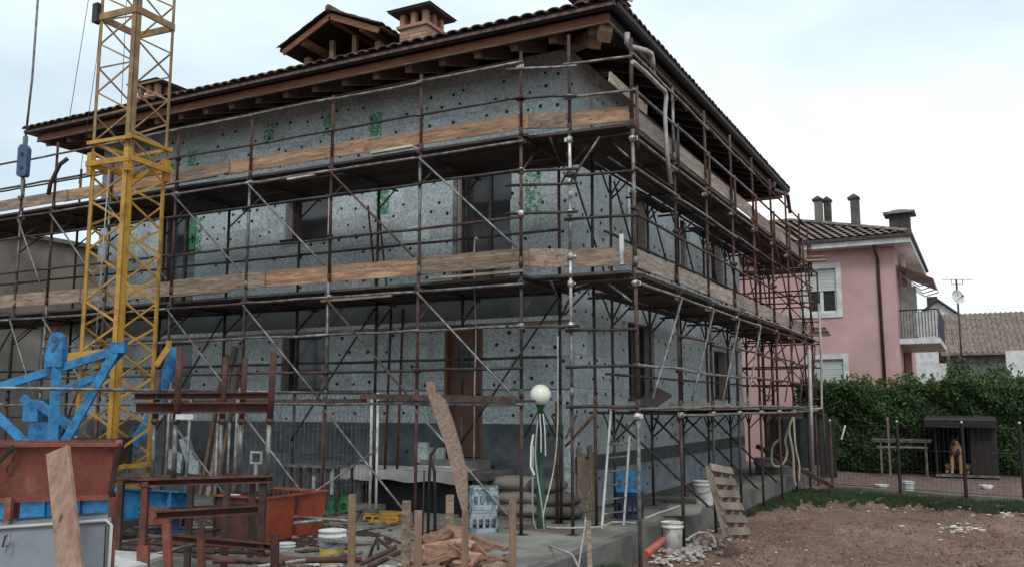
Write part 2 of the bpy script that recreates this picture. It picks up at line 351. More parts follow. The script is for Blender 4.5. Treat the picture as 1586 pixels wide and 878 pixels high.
def panels(T, u0, u1, z0, z1, holes, m, pw=1.0, ph=.5, name='insulation_panel', base=0.):
    j = 0; z = z0
    while z < z1-.02:
        zt = min(z+ph, z1); u = u0-(pw/2 if j % 2 else 0)
        while u < u1:
            a, b = max(u, u0), min(u+pw, u1)
            if b-a > .03:
                o = base+random.uniform(-.003, .003)
                for c in sub((a+.002, b-.002, z+.002, zt-.002), holes):
                    if c[1]-c[0] > .03 and c[3]-c[2] > .03:
                        mb = MB(); fbox(mb, T, c[0], c[1], c[2], c[3], -.054, o); part(name, mb, m, wallp, origin=T((c[0]+c[1])/2, (c[2]+c[3])/2, 0))
            u += pw
        z = zt; j += 1
panels(to_front, WX0, -.15, 0.03, 1.27, OF, m_plinth, 1.2, .62, 'plinth_panel')
panels(to_front, -.15, 0., 0.03, 1.27, OF, m_eps, 1.2, .62, 'corner_strip', .004)
panels(to_front, WX0, 0., 1.27, 2.87, OF, m_eps)
panels(to_front, WX0, -.16, 2.87, 3.2, OF, m_band, 3.4, .4, 'dark_strip', .002)
panels(to_front, -.16, 0., 2.87, 3.2, OF, m_eps, 1, .5)
panels(to_front, WX0, 0., 3.2, 6.95, OF, m_eps)
panels(to_side, 0.06, WY1, 0.03, .57, OR_, m_plinth2, 1.2, .6, 'plinth_panel')
panels(to_side, 0.06, WY1, .57, .80, OR_, m_band, 3.2, .4, 'dark_strip')
panels(to_side, 0.06, WY1, .80, 6.95, OR_, m_eps)
# fastener caps
mb = MB()
def caps(T, u0, u1, z0, z1, holes, p=.74):
    z = z0
    j = 0
    while z < z1:
        u = u0+(.16 if j % 2 else 0)
        while u < u1:
            if random.random() < p and not any(h[0]-.04 < u < h[1]+.04 and h[2]-.04 < z < h[3]+.04 for h in holes):
                uu, zz = u+random.gauss(0, .05), z+random.gauss(0, .03); r = random.uniform(.023, .033)
                c0 = [T(uu+r*math.cos(k*math.pi/4), zz+r*math.sin(k*math.pi/4), .0015) for k in range(8)]
                c1 = [T(uu+r*.9*math.cos(k*math.pi/4), zz+r*.9*math.sin(k*math.pi/4), .009) for k in range(8)]
                mb.add(c0+c1, [(k, (k+1) % 8, 8+(k+1) % 8, 8+k) for k in range(8)]+[tuple(range(8, 16))])
            u += .335
        z += .25; j += 1
caps(to_front, WX0+.15, -.03, 1.4, 2.85, OF, .68); caps(to_front, WX0+.15, -.03, 3.35, 6.8, OF, .6); caps(to_front, WX0+.3, -.2, .3, 1.2, OF, .3)
caps(to_side, .12, WY1-.05, .95, 6.8, OR_, .62); caps(to_side, .12, WY1-.05, .2, .5, OR_, .25)
part('fastener_caps', mb, m_black, wallp, kind='stuff')
# smears of adhesive
mb = MB()
for _ in range(46):
    T_, u_, z_ = (to_front, random.uniform(-10, -.3), random.choice((random.uniform(1.4, 2.8), random.uniform(3.4, 6.5)))) if random.random() < .6 else (to_side, random.uniform(.2, 10), random.uniform(.95, 6.3))
    if any(h[0]-.3 < u_ < h[1]+.3 and h[2]-.3 < z_ < h[3]+.3 for h in (OF if T_ is to_front else OR_)): continue
    k = 9; w_, h_ = random.uniform(.04, .22), random.uniform(.03, .09); sg = [(u_+w_*random.uniform(.5, 1.2)*math.cos(i*2*math.pi/k), z_+h_*random.uniform(.4, 1.3)*math.sin(i*2*math.pi/k)) for i in range(k)]
    mb.add([T_(a_, b_, .0045) for a_, b_ in sg], [tuple(range(k))])
part('adhesive_smears', mb, mat('adhesive', (.40, .42, .42), (.28, .30, .30), .95, 9), wallp, kind='stuff')
# sprayed green marks: many thin irregular flecks of paint
def spray(T, u0, u1, z0, z1, n, r=.02):
    mb = MB()
    for _ in range(n):
        u, z = random.uniform(u0, u1), random.uniform(z0, z1); k = 6; q = [T(u+r*random.uniform(.4, 1.3)*math.cos(i*2*math.pi/k), z+r*random.uniform(.4, 1.8)*math.sin(i*2*math.pi/k), .0045+random.random()*.003) for i in range(k)]
        mb.add(q, [tuple(range(k))])
    part('green_spray_mark', mb, m_green, house, kind='stuff')
for a in ((582, 195), (510, 195), (417, 208), (298, 250)): 
    p = sight(*a, y=0); spray(to_front, p.x-.12, p.x+.12, p.z-.18, p.z+.2, 110 if a[0] > 450 else 70, .018)
p = sight(592, 306, y=0); spray(to_front, p.x-.12, p.x+.14, p.z-.28, p.z+.2, 110, .018)
p = sight(303, 365, y=0); spray(to_front, p.x-.16, p.x+.16, p.z-.34, p.z+.34, 170, .018)
p = sight(826, 290, y=0); spray(to_front, p.x-.13, p.x+.13, p.z-.42, p.z+.45, 150, .016)
p = sight(262, 262, y=0); spray(to_front, p.x-1.2, p.x+.3, p.z-.1, p.z+.1, 200, .018)

# windows and doors
def window(T, o, mull=1, frame=m_wframe, deep=.20, shutter=False, lab=None):
    u0, u1, z0, z1 = o; mb = MB(); f = .055
    fbox(mb, T, u0, u0+f, z0, z1, -deep-.05, -deep); fbox(mb, T, u1-f, u1, z0, z1, -deep-.05, -deep)
    fbox(mb, T, u0+f, u1-f, z0, z0+f, -deep-.05, -deep); fbox(mb, T, u0+f, u1-f, z1-f, z1, -deep-.05, -deep)
    for i in range(mull):
        c = u0+(u1-u0)*(i+1)/(mull+1); fbox(mb, T, c-.03, c+.03, z0+f, z1-f, -deep-.045, -deep+.004)
    W_ = part('window', mb, frame, house, label=lab)
    mb = MB(); fbox(mb, T, u0+f, u1-f, z0+f, z1-f, -deep-.035, -deep-.025); part('pane', mb, m_glass, W_)
    if z0 > 3.3 or z0 < 2.5:
        mb = MB(); fbox(mb, T, u0-.06, u1+.06, z0-.035, z0-.001, -deep, .06); part('sill', mb, m_darkst, W_)
    return W_
window(to_front, OF[0], 0, m_darkst); window(to_front, OF[1], 0, m_darkst); window(to_front, OF[2], 1, m_darkst); window(to_front, OF[4], 1, m_darkst); window(to_front, OF[5], 0, m_darkst)
for o in OR_: window(to_side, o, 1 if o[1]-o[0] > .7 else 0, m_darkst)
# white strips on window jambs
mb = MB(); fbox(mb, to_front, -4.52-.06, -4.52+.0, 4.44, 5.2, -.19, .012); part('window_trim', mb, m_dirtyw, house)
mb = MB(); fbox(mb, to_front, -2.04, -1.965, 3.3, 5.42, .0045, .04); part('door_jamb_strip', mb, m_galv, house)
mb = MB(); fbox(mb, to_side, 2.40, 2.52, 4.5, 5.42, .0045, .02); part('window_trim', mb, m_white, house)
mb = MB(); fbox(mb, to_front, -4.62, -4.50, 1.77, 2.76, .0045, .03); part('window_trim', mb, m_galv, house)
# brown entrance door with small glazed light
mb = MB(); fbox(mb, to_front, -2.14, -1.55, .76, 2.76, -.16, -.11); D = part('door', mb, m_door, house)
mb = MB(); fbox(mb, to_front, -2.0, -1.7, 2.05, 2.42, -.109, -.10); part('glazed_light', mb, m_glass, D)
mb = MB()
for k in (0, 1, 2): fbox(mb, to_front, -2.0+.1*k, -1.99+.1*k, 2.05, 2.42, -.099, -.094)
part('glazing_bars', mb, m_iron, D)
mb = MB(); fbox(mb, to_front, -2.19, -2.145, .74, 2.8, -.18, .0); fbox(mb, to_front, -1.545, -1.50, .74, 2.8, -.18, .0); fbox(mb, to_front, -2.145, -1.545, 2.765, 2.8, -.18, .0); part('door_frame', mb, m_door, D)
mb = MB()
for zz in (.95, 1.5): 
    fbox(mb, to_front, -2.06, -1.63, zz-.12, zz+.33, -.109, -.103)
part('door_panel', mb, m_door, D)
mb = MB(); p0 = Vector((-1.62, .09, 1.72)); mb.tube([p0, p0+Vector((0, -.05, 0)), p0+Vector((-.1, -.05, 0))], .01, 6); part('handle', mb, m_galv, D)
# landing and steps in front of the door
mb = MB(); mb.box((-3.55, -.85, .50), (-.95, -.006, .60)); LD = part('landing', mb, m_concd, house)
for x_ in (-3.4, -1.25): mb = MB(); mb.box((x_, -.74, 0.002), (x_+.2, -.02, .499)); part('landing_support', mb, m_concd, LD)
mb = MB(); mb.box((-2.35, -.42, .602), (-1.35, -.01, .735)); part('step', mb, m_conc, LD)
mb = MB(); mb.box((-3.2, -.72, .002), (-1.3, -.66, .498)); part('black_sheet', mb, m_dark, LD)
mb = MB()
n_ = 14
for i in range(n_):
    x0 = -3.62+i*(2.3/n_)*1.0; mb.add([(x0, -.9, .602+.01*math.sin(i*2.1)), (x0+2.3/n_, -.9, .602+.01*math.sin((i+1)*2.1)), (x0+2.3/n_, -.35, .625), (x0, -.35, .625),
        (x0, -.905, .45+.02*math.sin(i*1.3)), (x0+2.3/n_, -.905, .45+.02*math.sin((i+1)*1.3))], [(0, 1, 2, 3), (4, 5, 1, 0)])
part('white_sheet', mb, m_wframe, LD)

# ------------------------------------------------------------------ roof of the house
EX0, EX1, EY0, EY1, EZ = -11.25, 1.22, -1.27, 10.95, 6.93
PIT = .34
def roofz(x, y):
    return EZ+PIT*min(x-EX0, EX1-x, y-EY0, EY1-y)
hipd = (EY1-EY0)/2; RX0, RX1, RY = EX0+hipd, EX1-hipd, (EY0+EY1)/2; RZ = EZ+PIT*hipd
mb = MB(); A = [(EX0, EY0, EZ), (EX1, EY0, EZ), (EX1, EY1, EZ), (EX0, EY1, EZ), (RX0, RY, RZ), (RX1, RY, RZ)]
mb.add(A, [(0, 1, 5, 4), (1, 2, 5), (2, 3, 4, 5), (3, 0, 4)]); 
B = [(x, y, z-.06) for x, y, z in A]; mb.add(B, [(4, 5, 1, 0), (5, 2, 1), (5, 4, 3, 2), (4, 0, 3)])
mb.add([A[0], A[1], A[2], A[3], B[0], B[1], B[2], B[3]], [(0, 4, 5, 1), (1, 5, 6, 2), (2, 6, 7, 3), (3, 7, 4, 0)])
roof = part('roof', mb, m_tile, house)
def tile_mesh(w, L, name='roof_tile', slope=PIT, h=.045):
    """curved clay tile running up the slope, length along +y, width along x"""
    mb = MB(); n = 6
    for k in range(2):
        y, z = (0, 0) if k == 0 else (L, L*slope)
        for i in range(n+1):
            a = math.pi*i/n; mb.v.append((-w/2*math.cos(a)*.96, y, z+h*math.sin(a)+(.02 if k == 0 else .004)))
    for k in range(2):
        for i in range(n+1): v = mb.v[k*(n+1)+i]; mb.v.append((v[0]*.86, v[1], v[2]-.014))
    q = n+1
    for i in range(n): mb.f += [(i, i+1, q+i+1, q+i), (2*q+i+1, 2*q+i, 3*q+i, 3*q+i+1), (i+1, i, 2*q+i, 2*q+i+1)]; mb.sm += [True, True, False]
    return shade(mb, m_tile, name)
TW = .205; tm = tile_mesh(TW, .40)
def rows(T, u0, u1, rot, parent, count, me, z0):
    u = u0
    while u < u1:
        for c in range(count):
            x, y, z = T(u, c*.34); inst('tile', me, parent, (x+random.gauss(0, .003), y, z+random.gauss(0, .003)), (0, random.gauss(0, .02), rot+random.gauss(0, .01)))
        u += TW
rows(lambda u, s: (u, EY0-.05+s, EZ+.005+PIT*s), EX0+.1, EX1-.05, 0, roof, 2, tm, 0)
rows(lambda u, s: (EX1+.05-s, u, EZ+.005+PIT*s), EY0+.1, EY1-.05, R(90), roof, 1, tm, 0)
# the remaining courses as one piece
mb = MB()
c = 2
while c*.34 < 4.2:
    s = c*.34; u = EX0+s+.2
    while u < EX1-s-.15:
        z = EZ+PIT*s; y = EY0+s
        vs = []
        for k, (dy, dz) in enumerate(((0, .02), (.36, .36*PIT+.003))):
            for i in range(5): a = math.pi*i/4; vs.append((u-TW*.48*math.cos(a), y+dy, z+dz+.045*math.sin(a)))
        mb.add(vs, [(i, i+1, 6+i, 5+i) for i in range(4)], True); u += TW
    c += 1
c = 1
while c*.34 < 4.2:
    s = c*.34; u = EY0+s+.2
    while u < EY1-s-.15:
        z = EZ+PIT*s; x = EX1-s; vs = []
        for k, (dx, dz) in enumerate(((0, .02), (-.36, .36*PIT+.003))):
            for i in range(5): a = math.pi*i/4; vs.append((x+dx, u-TW*.48*math.cos(a), z+dz+.045*math.sin(a)))
        mb.add(vs, [(i, i+1, 6+i, 5+i) for i in range(4)], True); u += TW
    c += 1
part('tile_courses', mb, m_tile, roof, kind='stuff')
# hip tiles along the near corner
for k in range(22):
    s = k*.25; inst('tile', tile_mesh(.26, .38, 'hip_tile', PIT/1.414, .07) if k == 0 else bpy.data.meshes['hip_tile'], roof, (EX1-s, EY0+s, EZ+PIT*s+.04), (0, 0, R(45)))
# fascia boards, light drip edge, gutter
FB, FT, FX, FY = 6.735, 6.865, 1.07, -1.09
L_ = -11.08
x = L_
segs = [L_, -7.6, -3.8, -.6, FX]
for a, b in zip(segs, segs[1:]):
    mb = MB(); mb.box((a+.003, FY, FB), (b-.003, FY+.035, FT+random.uniform(-.004, .004))); part('fascia_board', mb, m_fascia, house)
segs = [FY, 2.2, 5.9, 10.8]
for a, b in zip(segs, segs[1:]):
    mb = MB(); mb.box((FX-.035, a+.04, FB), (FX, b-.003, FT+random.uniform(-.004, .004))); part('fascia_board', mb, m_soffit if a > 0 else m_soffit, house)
mb = MB(); mb.box((L_, 10.77, FB), (FX-.04, 10.8, FT)); part('fascia_board', mb, m_fascia, house)
mb = MB(); mb.box((L_, FY+.04, FB), (L_+.035, 10.76, FT)); part('fascia_board', mb, m_fascia, house)
mb = MB(); mb.box((L_, FY-.012, FB-.018), (FX+.012, FY+.03, FB-.002)); mb.box((FX-.03, FY+.035, FB-.018), (FX+.012, 10.8, FB-.002)); part('drip_edge', mb, m_wood, house)
def gutter(p, q, side):
    p, q, side = Vector(p), Vector(q), Vector(side); mb = MB(); vs = []; n = 8
    for r in (.085, .078):
        for c in (p, q):
            for i in range(n+1): a = math.pi*i/n; vs.append(c+side*(r*math.cos(a))+Vector((0, 0, -r*math.sin(a))))
    k = n+1
    fs = [(i, i+1, k+i+1, k+i) for i in range(n)]+[(2*k+i+1, 2*k+i, 3*k+i, 3*k+i+1) for i in range(n)]+[(0, 2*k, 3*k, k), (n, k+n, 3*k+n, 2*k+n)]
    mb.add(vs, fs, True); return mb
part('gutter', gutter((L_-.1, FY-.10, 6.94), (FX+.12, FY-.10, 6.94), (0, 1, 0)), m_gutter, house)
part('gutter', gutter((FX+.10, FY-.12, 6.94), (FX+.10, 10.9, 6.94), (1, 0, 0)), m_gutter, house)
mb = MB(); mb.box((L_-.1, FY-.17, 6.885), (FX+.1, FY-.012, 6.897)); mb.box((FX+.012, FY+.0, 6.885), (FX+.17, 10.9, 6.897)); part('gutter_board', mb, m_gutter, house)
# soffit of boards following the slope
def sz(o): return 6.76+PIT*(1.07-o)       # o = distance out from the wall
mb = MB()
for i in range(8):
    o0, o1 = 1.03-i*.13, 1.03-(i+1)*.13+.006
    mb.add([(L_+.04+(1.03-o0), -o0, sz(o0)+.0), (FX-.04-(1.03-o0), -o0, sz(o0)), (FX-.04-(1.03-o1), -o1, sz(o1)), (L_+.04+(1.03-o1), -o1, sz(o1))], [(0, 1, 2, 3)])
    mb.add([(o0, -o0, sz(o0)), (o0, 10.76, sz(o0)), (o1, 10.76, sz(o1)), (o1, -o1, sz(o1))], [(3, 2, 1, 0)])
mb.add([(WX0-.5, 0, 7.1), (WX0+0, 0, 7.1), (WX0, WY1, 7.1), (WX0-.5, WY1, 6.95)], [(0, 1, 2, 3)])
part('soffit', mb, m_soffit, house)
mb = MB(); mb.box((.0, WY1, 6.70), (FX-.04, WY1+.32, 6.74)); mb.box((-3, WY1+.002, 6.70), (-.002, WY1+.32, 6.74)); part('soffit', mb, m_fascia, house)
x = -10.9
while x < .9:
    if x > -.15 and x < .05: x += .62; continue
    mb = MB(); mb.beam((x, .02, sz(.0)-.075), (x, -.99, sz(.99)-.075), .12, .15, up=(0, 0, 1)); part('rafter', mb, m_erafter, house); x += .615
y = .35
while y < 10.6:
    mb = MB(); mb.beam((-.02, y, sz(.0)-.075), (.99, y, sz(.99)-.075), .105, .14); part('rafter', mb, m_soffit, house); y += .62  # side rafters take the dark soffit colour to look unlit
# carved hip rafter end at the near corner
prof = [(0, .0), (.95, -.0), (1.42, -.0), (1.42, -.10), (1.33, -.24), (1.28, -.14), (1.16, -.10), (1.04, -.15), (.98, -.27), (.80, -.16), (.3, -.14), (0, -.12)]
dv = Vector((1, -1, 0)).normalized(); n2 = Vector((1, 1, 0)).normalized()
mb = MB(); mb.prism(prof, Vector((0, 0, 7.02))-n2*.09, dv, Vector((0, 0, 1))-dv*0.0, n2*.18)
mb.v = [(x, y, z-PIT*.60*math.hypot(x, y)) for x, y, z in mb.v]
part('hip_rafter', mb, m_rafter, house)

# chimneys ------------------------------------------------------------------
def chimney(cx, cy, w, z0, z1, rot=0., bricks=True, cap=m_copper, lantern=True):
    M = Matrix.Translation((cx, cy, 0))@Matrix.Rotation(rot, 4, 'Z')
    h = w/2; mb = MB(); mb.box((-h+.012, -h+.012, z0-.6), (h-.012, h-.012, z1), M); ch = part('chimney', mb, m_mortar, house, origin=(cx, cy, z0))
    if bricks:
        z = z0-.25; j = 0
        while z < z1-.05:
            for s in range(4):
                Ms = M@Matrix.Rotation(s*math.pi/2, 4, 'Z'); u = -h-(.06 if j % 2 else 0)
                if s not in (0, 1): continue
                while u < h-.01:
                    a, b = max(u, -h), min(u+.24, h)
                    if b-a > .03:
                        mb = MB(); mb.box((a+.004, -h+random.uniform(-.003, .003), z+.004), (b-.004, -h+.09, z+.062), Ms); part('brick', mb, m_brick, ch)
                    u += .25
            z += .068; j += 1
    mb = MB(); mb.box((-h-.045, -h-.045, z1), (h+.045, h+.045, z1+.06), M); part('brick_ledge', mb, m_brick, ch)
    if lantern:
        for sx in (-1, 0, 1):
            for sy in (-1, 0, 1):
                if sx or sy:
                    mb = MB(); mb.box((sx*(h-.05)-.05, sy*(h-.05)-.05, z1+.062), (sx*(h-.05)+.05, sy*(h-.05)+.05, z1+.30), M); part('lantern_pier', mb, m_brick, ch)
        top = z1+.302
    else: top = z1+.062
    e = h+.16; mb = MB(); mb.box((-e, -e, top), (e, e, top+.035), M)
    mb.add([M@Vector(v) for v in ((-e-.03, -e-.03, top+.037), (e+.03, -e-.03, top+.037), (e+.03, e+.03, top+.037), (-e-.03, e+.03, top+.037), (-.07, -.07, top+.20), (.07, -.07, top+.20), (.07, .07, top+.20), (-.07, .07, top+.20))],
           [(0, 1, 5, 4), (1, 2, 6, 5), (2, 3, 7, 6), (3, 0, 4, 7), (4, 5, 6, 7), (3, 2, 1, 0)])
    part('chimney_cap', mb, cap, ch)
    return ch
def thing_part(name, loc, parent):
    o = bpy.data.objects.new(name, None); COL.objects.link(o); o.parent = parent; o.location = Vector(loc)-wl(parent); WL[o.name] = Vector(loc); return o
chimney(-3.70, 1.5, .60, 7.75, 8.50)
chimney(-10.75, 1.5, .62, 7.75, 8.28)
chimney(-.13, 1.55, .50, 7.6, 8.27, lantern=False)
# roof dormer: gable of beams over a terrace opening, facing the front
DX, DY = -5.33, .8; hw, zr, ze = 1.16, 9.01, 8.50; sl_ = (zr-ze)/hw
mb = MB(); mb.box((DX-.8, DY+.35, 7.55), (DX+.8, DY+.45, 8.04)); dm = part('roof_gable', mb, m_fascia, house, origin=(DX, DY+.4, 7.6))
for s in (-1, 1):
    mb = MB(); mb.beam((DX, DY, zr-.10), (DX+s*hw, DY, ze-.10), .04, .15); part('barge_board', mb, m_fascia, dm)
    mb = MB(); mb.add([(DX, DY-.02, zr), (DX+s*(hw+.06), DY-.02, ze-.04), (DX+s*(hw+.06), DY+2.6, ze-.04), (DX, DY+2.6, zr), (DX, DY-.02, zr-.05), (DX+s*(hw+.06), DY-.02, ze-.09), (DX+s*(hw+.06), DY+2.6, ze-.09), (DX, DY+2.6, zr-.05)],
                      [(0, 1, 2, 3), (7, 6, 5, 4), (0, 4, 5, 1), (1, 5, 6, 2), (2, 6, 7, 3)]); part('gable_slope', mb, m_soffit, dm)
    for k in range(6):
        for c in range(3):
            t = (k+.5)/6*(hw+.1); 
            0 and inst('tile', bpy.data.meshes.get('gable_tile') or tile_mesh(.21, .42, 'gable_tile', .0, .05), dm, (DX+s*t, DY-.06+c*.0+0, zr-sl_*t+.012) if c == 0 else (DX+s*t, DY-.06+c*.38, zr-sl_*t+.012), (0, s*math.atan(sl_), 0))
gt = tile_mesh(.20, .40, 'gable_tile', sl_, .04)
for s in (-1, 1):
    for c in range(4):
        for k in range(13): inst('tile', gt, dm, (DX+s*(hw+.08-c*.30), DY-.0+k*.2, ze-.045+sl_*c*.30), (0, 0, s*R(90)))
for k in range(7): mb = MB(); mb.tube([(DX, DY-.08+k*.36, zr+.03), (DX, DY+.32+k*.36, zr+.045)], .07, 8); part('ridge_tile', mb, m_tile, dm)
for (u, dz) in ((0, -.20), (-.72, -.52), (.72, -.52)):
    mb = MB(); mb.box((DX+u-.06, DY-.0+.05, zr+dz), (DX+u+.06, DY+2.4, zr+dz+.13)); part('purlin', mb, m_rafter, dm)
for u in (-.86, .86):
    mb = MB(); mb.box((DX+u-.06, DY+.35, 7.4), (DX+u+.06, DY+.47, 8.36)); part('gable_post', mb, m_rafter, dm)
    mb = MB(); mb.box((DX+u-.05, DY+.48, 7.2), (DX+u+.05, DY+2.4, 8.30)); part('gable_cheek', mb, m_fascia, dm)
for x_ in (-.25, .3): mb = MB(); mb.box((DX+x_-.05, DY+.36, 8.042), (DX+x_+.05, DY+.44, 8.6)); part('gable_post', mb, m_rafter, dm)
mb = MB(); mb.box((DX-.8, DY+2.2, 7.3), (DX+.8, DY+2.25, 8.12)); part('gable_back', mb, m_soffit, dm)

# downpipe at the near corner: hooked offset pipe from the gutter
def pxpath(pts, **k): return [sight(*p, **k) for p in pts]
mb = MB(); mb.tube(pxpath([(971, 52), (971, 66), (976, 73), (1000, 79), (1008, 84), (1010, 92), (1011, 106)], x=1.24), .042, 10); part('downpipe', mb, m_pipe, house)
mb = MB(); mb.tube(pxpath([(1011, 104), (1016, 118), (1019, 128)], x=1.24), .012, 6); part('pipe_bracket', mb, m_pipe, house)
mb = MB(); mb.tube(pxpath([(980, 96), (1000, 113), (1022, 135), (1030, 142), (1032, 150), (1030, 175), (1032, 230), (1039, 286)], x=1.72), .028, 10); part('downpipe', mb, m_pipe, house)
mb = MB(); mb.tube([sight(*p, x=1.3) for p in [(1199, 284), (1197, 294), (1220, 303), (1222, 318), (1224, 330)]], .045, 8); part('downpipe', mb, m_darkst, house)
# ------------------------------------------------------------------ scaffolding
def coupler_mesh():
    mb = MB(); mb.tube([(0, 0, -.035), (0, 0, .035)], .040, 8); mb.cbox((.045, 0, 0), (.04, .03, .05)); mb.tube([(-.03, -.05, 0), (.03, -.05, 0)], .014, 6)
    return shade(mb, m_coup, 'coupler')
CM = coupler_mesh(); CM2 = CM.copy(); CM2.materials.clear(); CM2.materials.append(m_rbrown)
def pole(S, x, y, zs, mats, r=.0225, foot=True):
    for i, (a, b) in enumerate(zip(zs, zs[1:])):
        mb = MB(); dx, dy = random.gauss(0, .006), random.gauss(0, .006)
        mb.tube([(x+dx, y+dy, a+.0), (x, y, b)], r, 8)
        if i: mb.tube([(x+dx, y+dy, a-.05), (x+dx, y+dy, a+.07)], r+.007, 8)
        o = part('pole', mb, mats[i % len(mats)], S)
        if i == 0: first = o
    if foot:
        mb = MB(); mb.box((x-.07, y-.07, zs[0]-.006), (x+.07, y+.07, zs[0]+.006)); part('base_plate', mb, m_rbrown, first)
def pipe(S, name, p, q, m, r=.0195, sag=0.):
    mb = MB(); p = Vector(p); q = Vector(q); k = 3
    mb.tube([p.lerp(q, i/k)+Vector((0, 0, random.gauss(0, .004))) for i in range(k+1)], r, 8); return part(name, mb, m, S)
def board(S, p, q, w, t, m, name='deck_board', up=(0, 0, 1)):
    """flat board along p-q"""
    mb = MB(); mb.beam(p, q, w, t, up=up, roll=random.gauss(0, .012)); return part(name, mb, m, S)
def coup(S, x, y, z, rz=0, bright=True): inst('coupler', CM if bright else CM2, S, (x, y, z), (0, 0, rz))

FS = thing('front_scaffold', 'long tube scaffold with two plank decks along the grey front facade behind the crane', 'scaffold', (-4, -1.5, 0))
OY, IY = -2.1, -.95
fx = [-13.2, -11.6, -9.87, -8.97, -7.5, -5.95, -4.38, -2.82, -1.30, .24]
tops = [6.0, 6.1, 5.9, 6.15, 6.0, 5.95, 5.97, 6.0, 6.05, 6.08]
pal = [[m_rust, m_rbrown, m_galv, m_rust], [m_rbrown, m_darkst, m_rbrown, m_rust], [m_rust, m_rbrown, m_galv, m_rust], [m_rust, m_galv, m_rbrown, m_rust]]
for i, x in enumerate(fx):
    c = pal[i % 4]
    pole(FS, x, OY, [0, 1.68, 3.32, 5.0, tops[i]], c)
    pole(FS, x, IY, [0, 1.62, 3.25, 4.95], [m_darkst, m_darkst, m_rbrown])
    for z in (3.09, 4.93):
        pipe(FS, 'transom', (x, OY-.06, z), (x, IY+.5, z), m_darkst)
        pipe(FS, 'bracket', (x, OY+.03, z-.42), (x, OY+.48, z-.02), m_rbrown, .014)
        pipe(FS, 'bracket', (x, IY+.03, z-.36), (x, IY+.40, z-.02), m_darkst, .014)
    if x < -8:
        mb = MB(); mb.tube([(x, IY, 4.95), (x, IY, 6.05)], .0225, 8); part('pole', mb, m_rbrown, FS)
    for z in (3.05, 4.88, 2.0, 4.5, 5.46) if i > 3 else (3.05, 4.88):
        if random.random() < .6: coup(FS, x, OY, z, random.choice((0, R(90), R(180))), random.random() < .55)
for i, (a, b) in enumerate(zip(fx, fx[1:])):
    for z, m, p in ((3.04, m_galv, 1), (4.87, m_galv, 1), (2.0, m_darkst, 1), (2.52, m_galv, .35), (3.88, m_darkst, 1), (4.5, m_darkst, 1), (5.46, m_darkst, 1), (5.93, m_galv, 1), (1.56, m_galv, 1), (1.02, m_darkst, .0)):
        if random.random() < p: pipe(FS, 'ledger', (a-.05, OY-.045, z+random.gauss(0, .006)), (b+.05, OY-.045, z+random.gauss(0, .006)), m if random.random() < .8 else m_rbrown)
    for z in (5.5, 5.9) if b < -8 else (): pipe(FS, 'ledger', (a, IY+.045, z), (b, IY+.045, z), m_darkst)
    for z in (3.07, 4.9, 2.2, 3.95): pipe(FS, 'ledger', (a, IY+.045, z), (b, IY+.045, z), m_darkst)
    if i > 1:
        for (z0, z1) in ((3.02, 1.62), (4.85, 3.5)) + (((1.50, .12),) if i > 4 else ()):
            pipe(FS, 'brace', (a+.03, OY-.075, z0), (b-.03, OY-.075, z1), m_galv if random.random() < .7 else m_rbrown, .015)
    if i % 2 == 0:
        pipe(FS, 'brace', (b, IY-.05, 3.0), (a, IY-.05, 1.0), m_darkst, .015)
# decks
for z in (3.13, 4.97):
    for a, b in zip(fx, fx[1:]):
        for k in range(5):
            y = OY+.13+k*.232
            board(FS, (a-.08, y, z+random.gauss(0, .006)+.02), (b+.06, y+random.gauss(0, .008), z+random.gauss(0, .006)+.02), .218, .035, m_deckshade)
        if random.random() < .97: board(FS, (a-.1, IY+.14, z+.02), (b+.1, IY+.16, z+.02), .23, .035, m_deckshade)
        if random.random() < .92: board(FS, (a-.1, IY+.38, z+.02), (b+.1, IY+.39, z+.02), .22, .035, m_deckshade)
# toe boards, each a plank of its own
def toes(S, cuts, z0, z1, mats):
    for i, (a, b) in enumerate(zip(cuts, cuts[1:])):
        o = .012*(i % 2); dz = random.uniform(-.015, .02)
        mb = MB(); mb.beam((a-.06, OY+.045-o*2.4, (z0+z1)/2+dz), (b+.06, OY+.045-o*2.4, (z0+z1)/2+dz+random.uniform(-.015, .015)), z1-z0, .022, roll=R(90)); part('toe_board', mb, mats[i], S)
toes(FS, [-13, -10.4, -8.2, -5.9, -4.08, -1.25, .28], 3.27, 3.50, [m_wood, m_wood, m_wood, m_wood, m_orange, m_wood])
toes(FS, [-13, -10.9, -8.7, -6.0, -4.9, -2.2, .28], 5.07, 5.27, [m_wood, m_wood, m_orange, m_wood, m_orange, m_orange])
for (x0, x1, z, m) in ((-5.9, -4.7, 3.235, m_wood), (-7.0, -5.05, 5.06, m_wood), (-2.1, -1.4, 5.035, m_foil), (-4.2, -2.9, 4.86, m_wood), (-1.1, .3, 3.2, m_wood), (-3.6, -3.1, 4.84, m_foil), (-2.9, -1.7, 3.0, m_wood)):
    board(FS, (x0, OY-.03, z), (x1, OY-.03, z+.01), .06, .03, m, 'batten')
# deck edge board of the low lift, reddish timber
mb = MB(); mb.beam((-2.15, OY-.08, 1.67), (.2, OY-.08, 1.62), .05, .075); part('low_beam', mb, m_rbrown, FS)
mb = MB(); mb.beam((-5.9, OY-.03, 1.60), (-2.1, OY-.03, 1.61), .045, .05); part('low_beam', mb, m_rbrown, FS)
for a in (-5.2, -2.1): board(FS, (a, OY+.35, 1.60), (a+2.3, OY+.35, 1.60), .25, .035, m_deckshade)
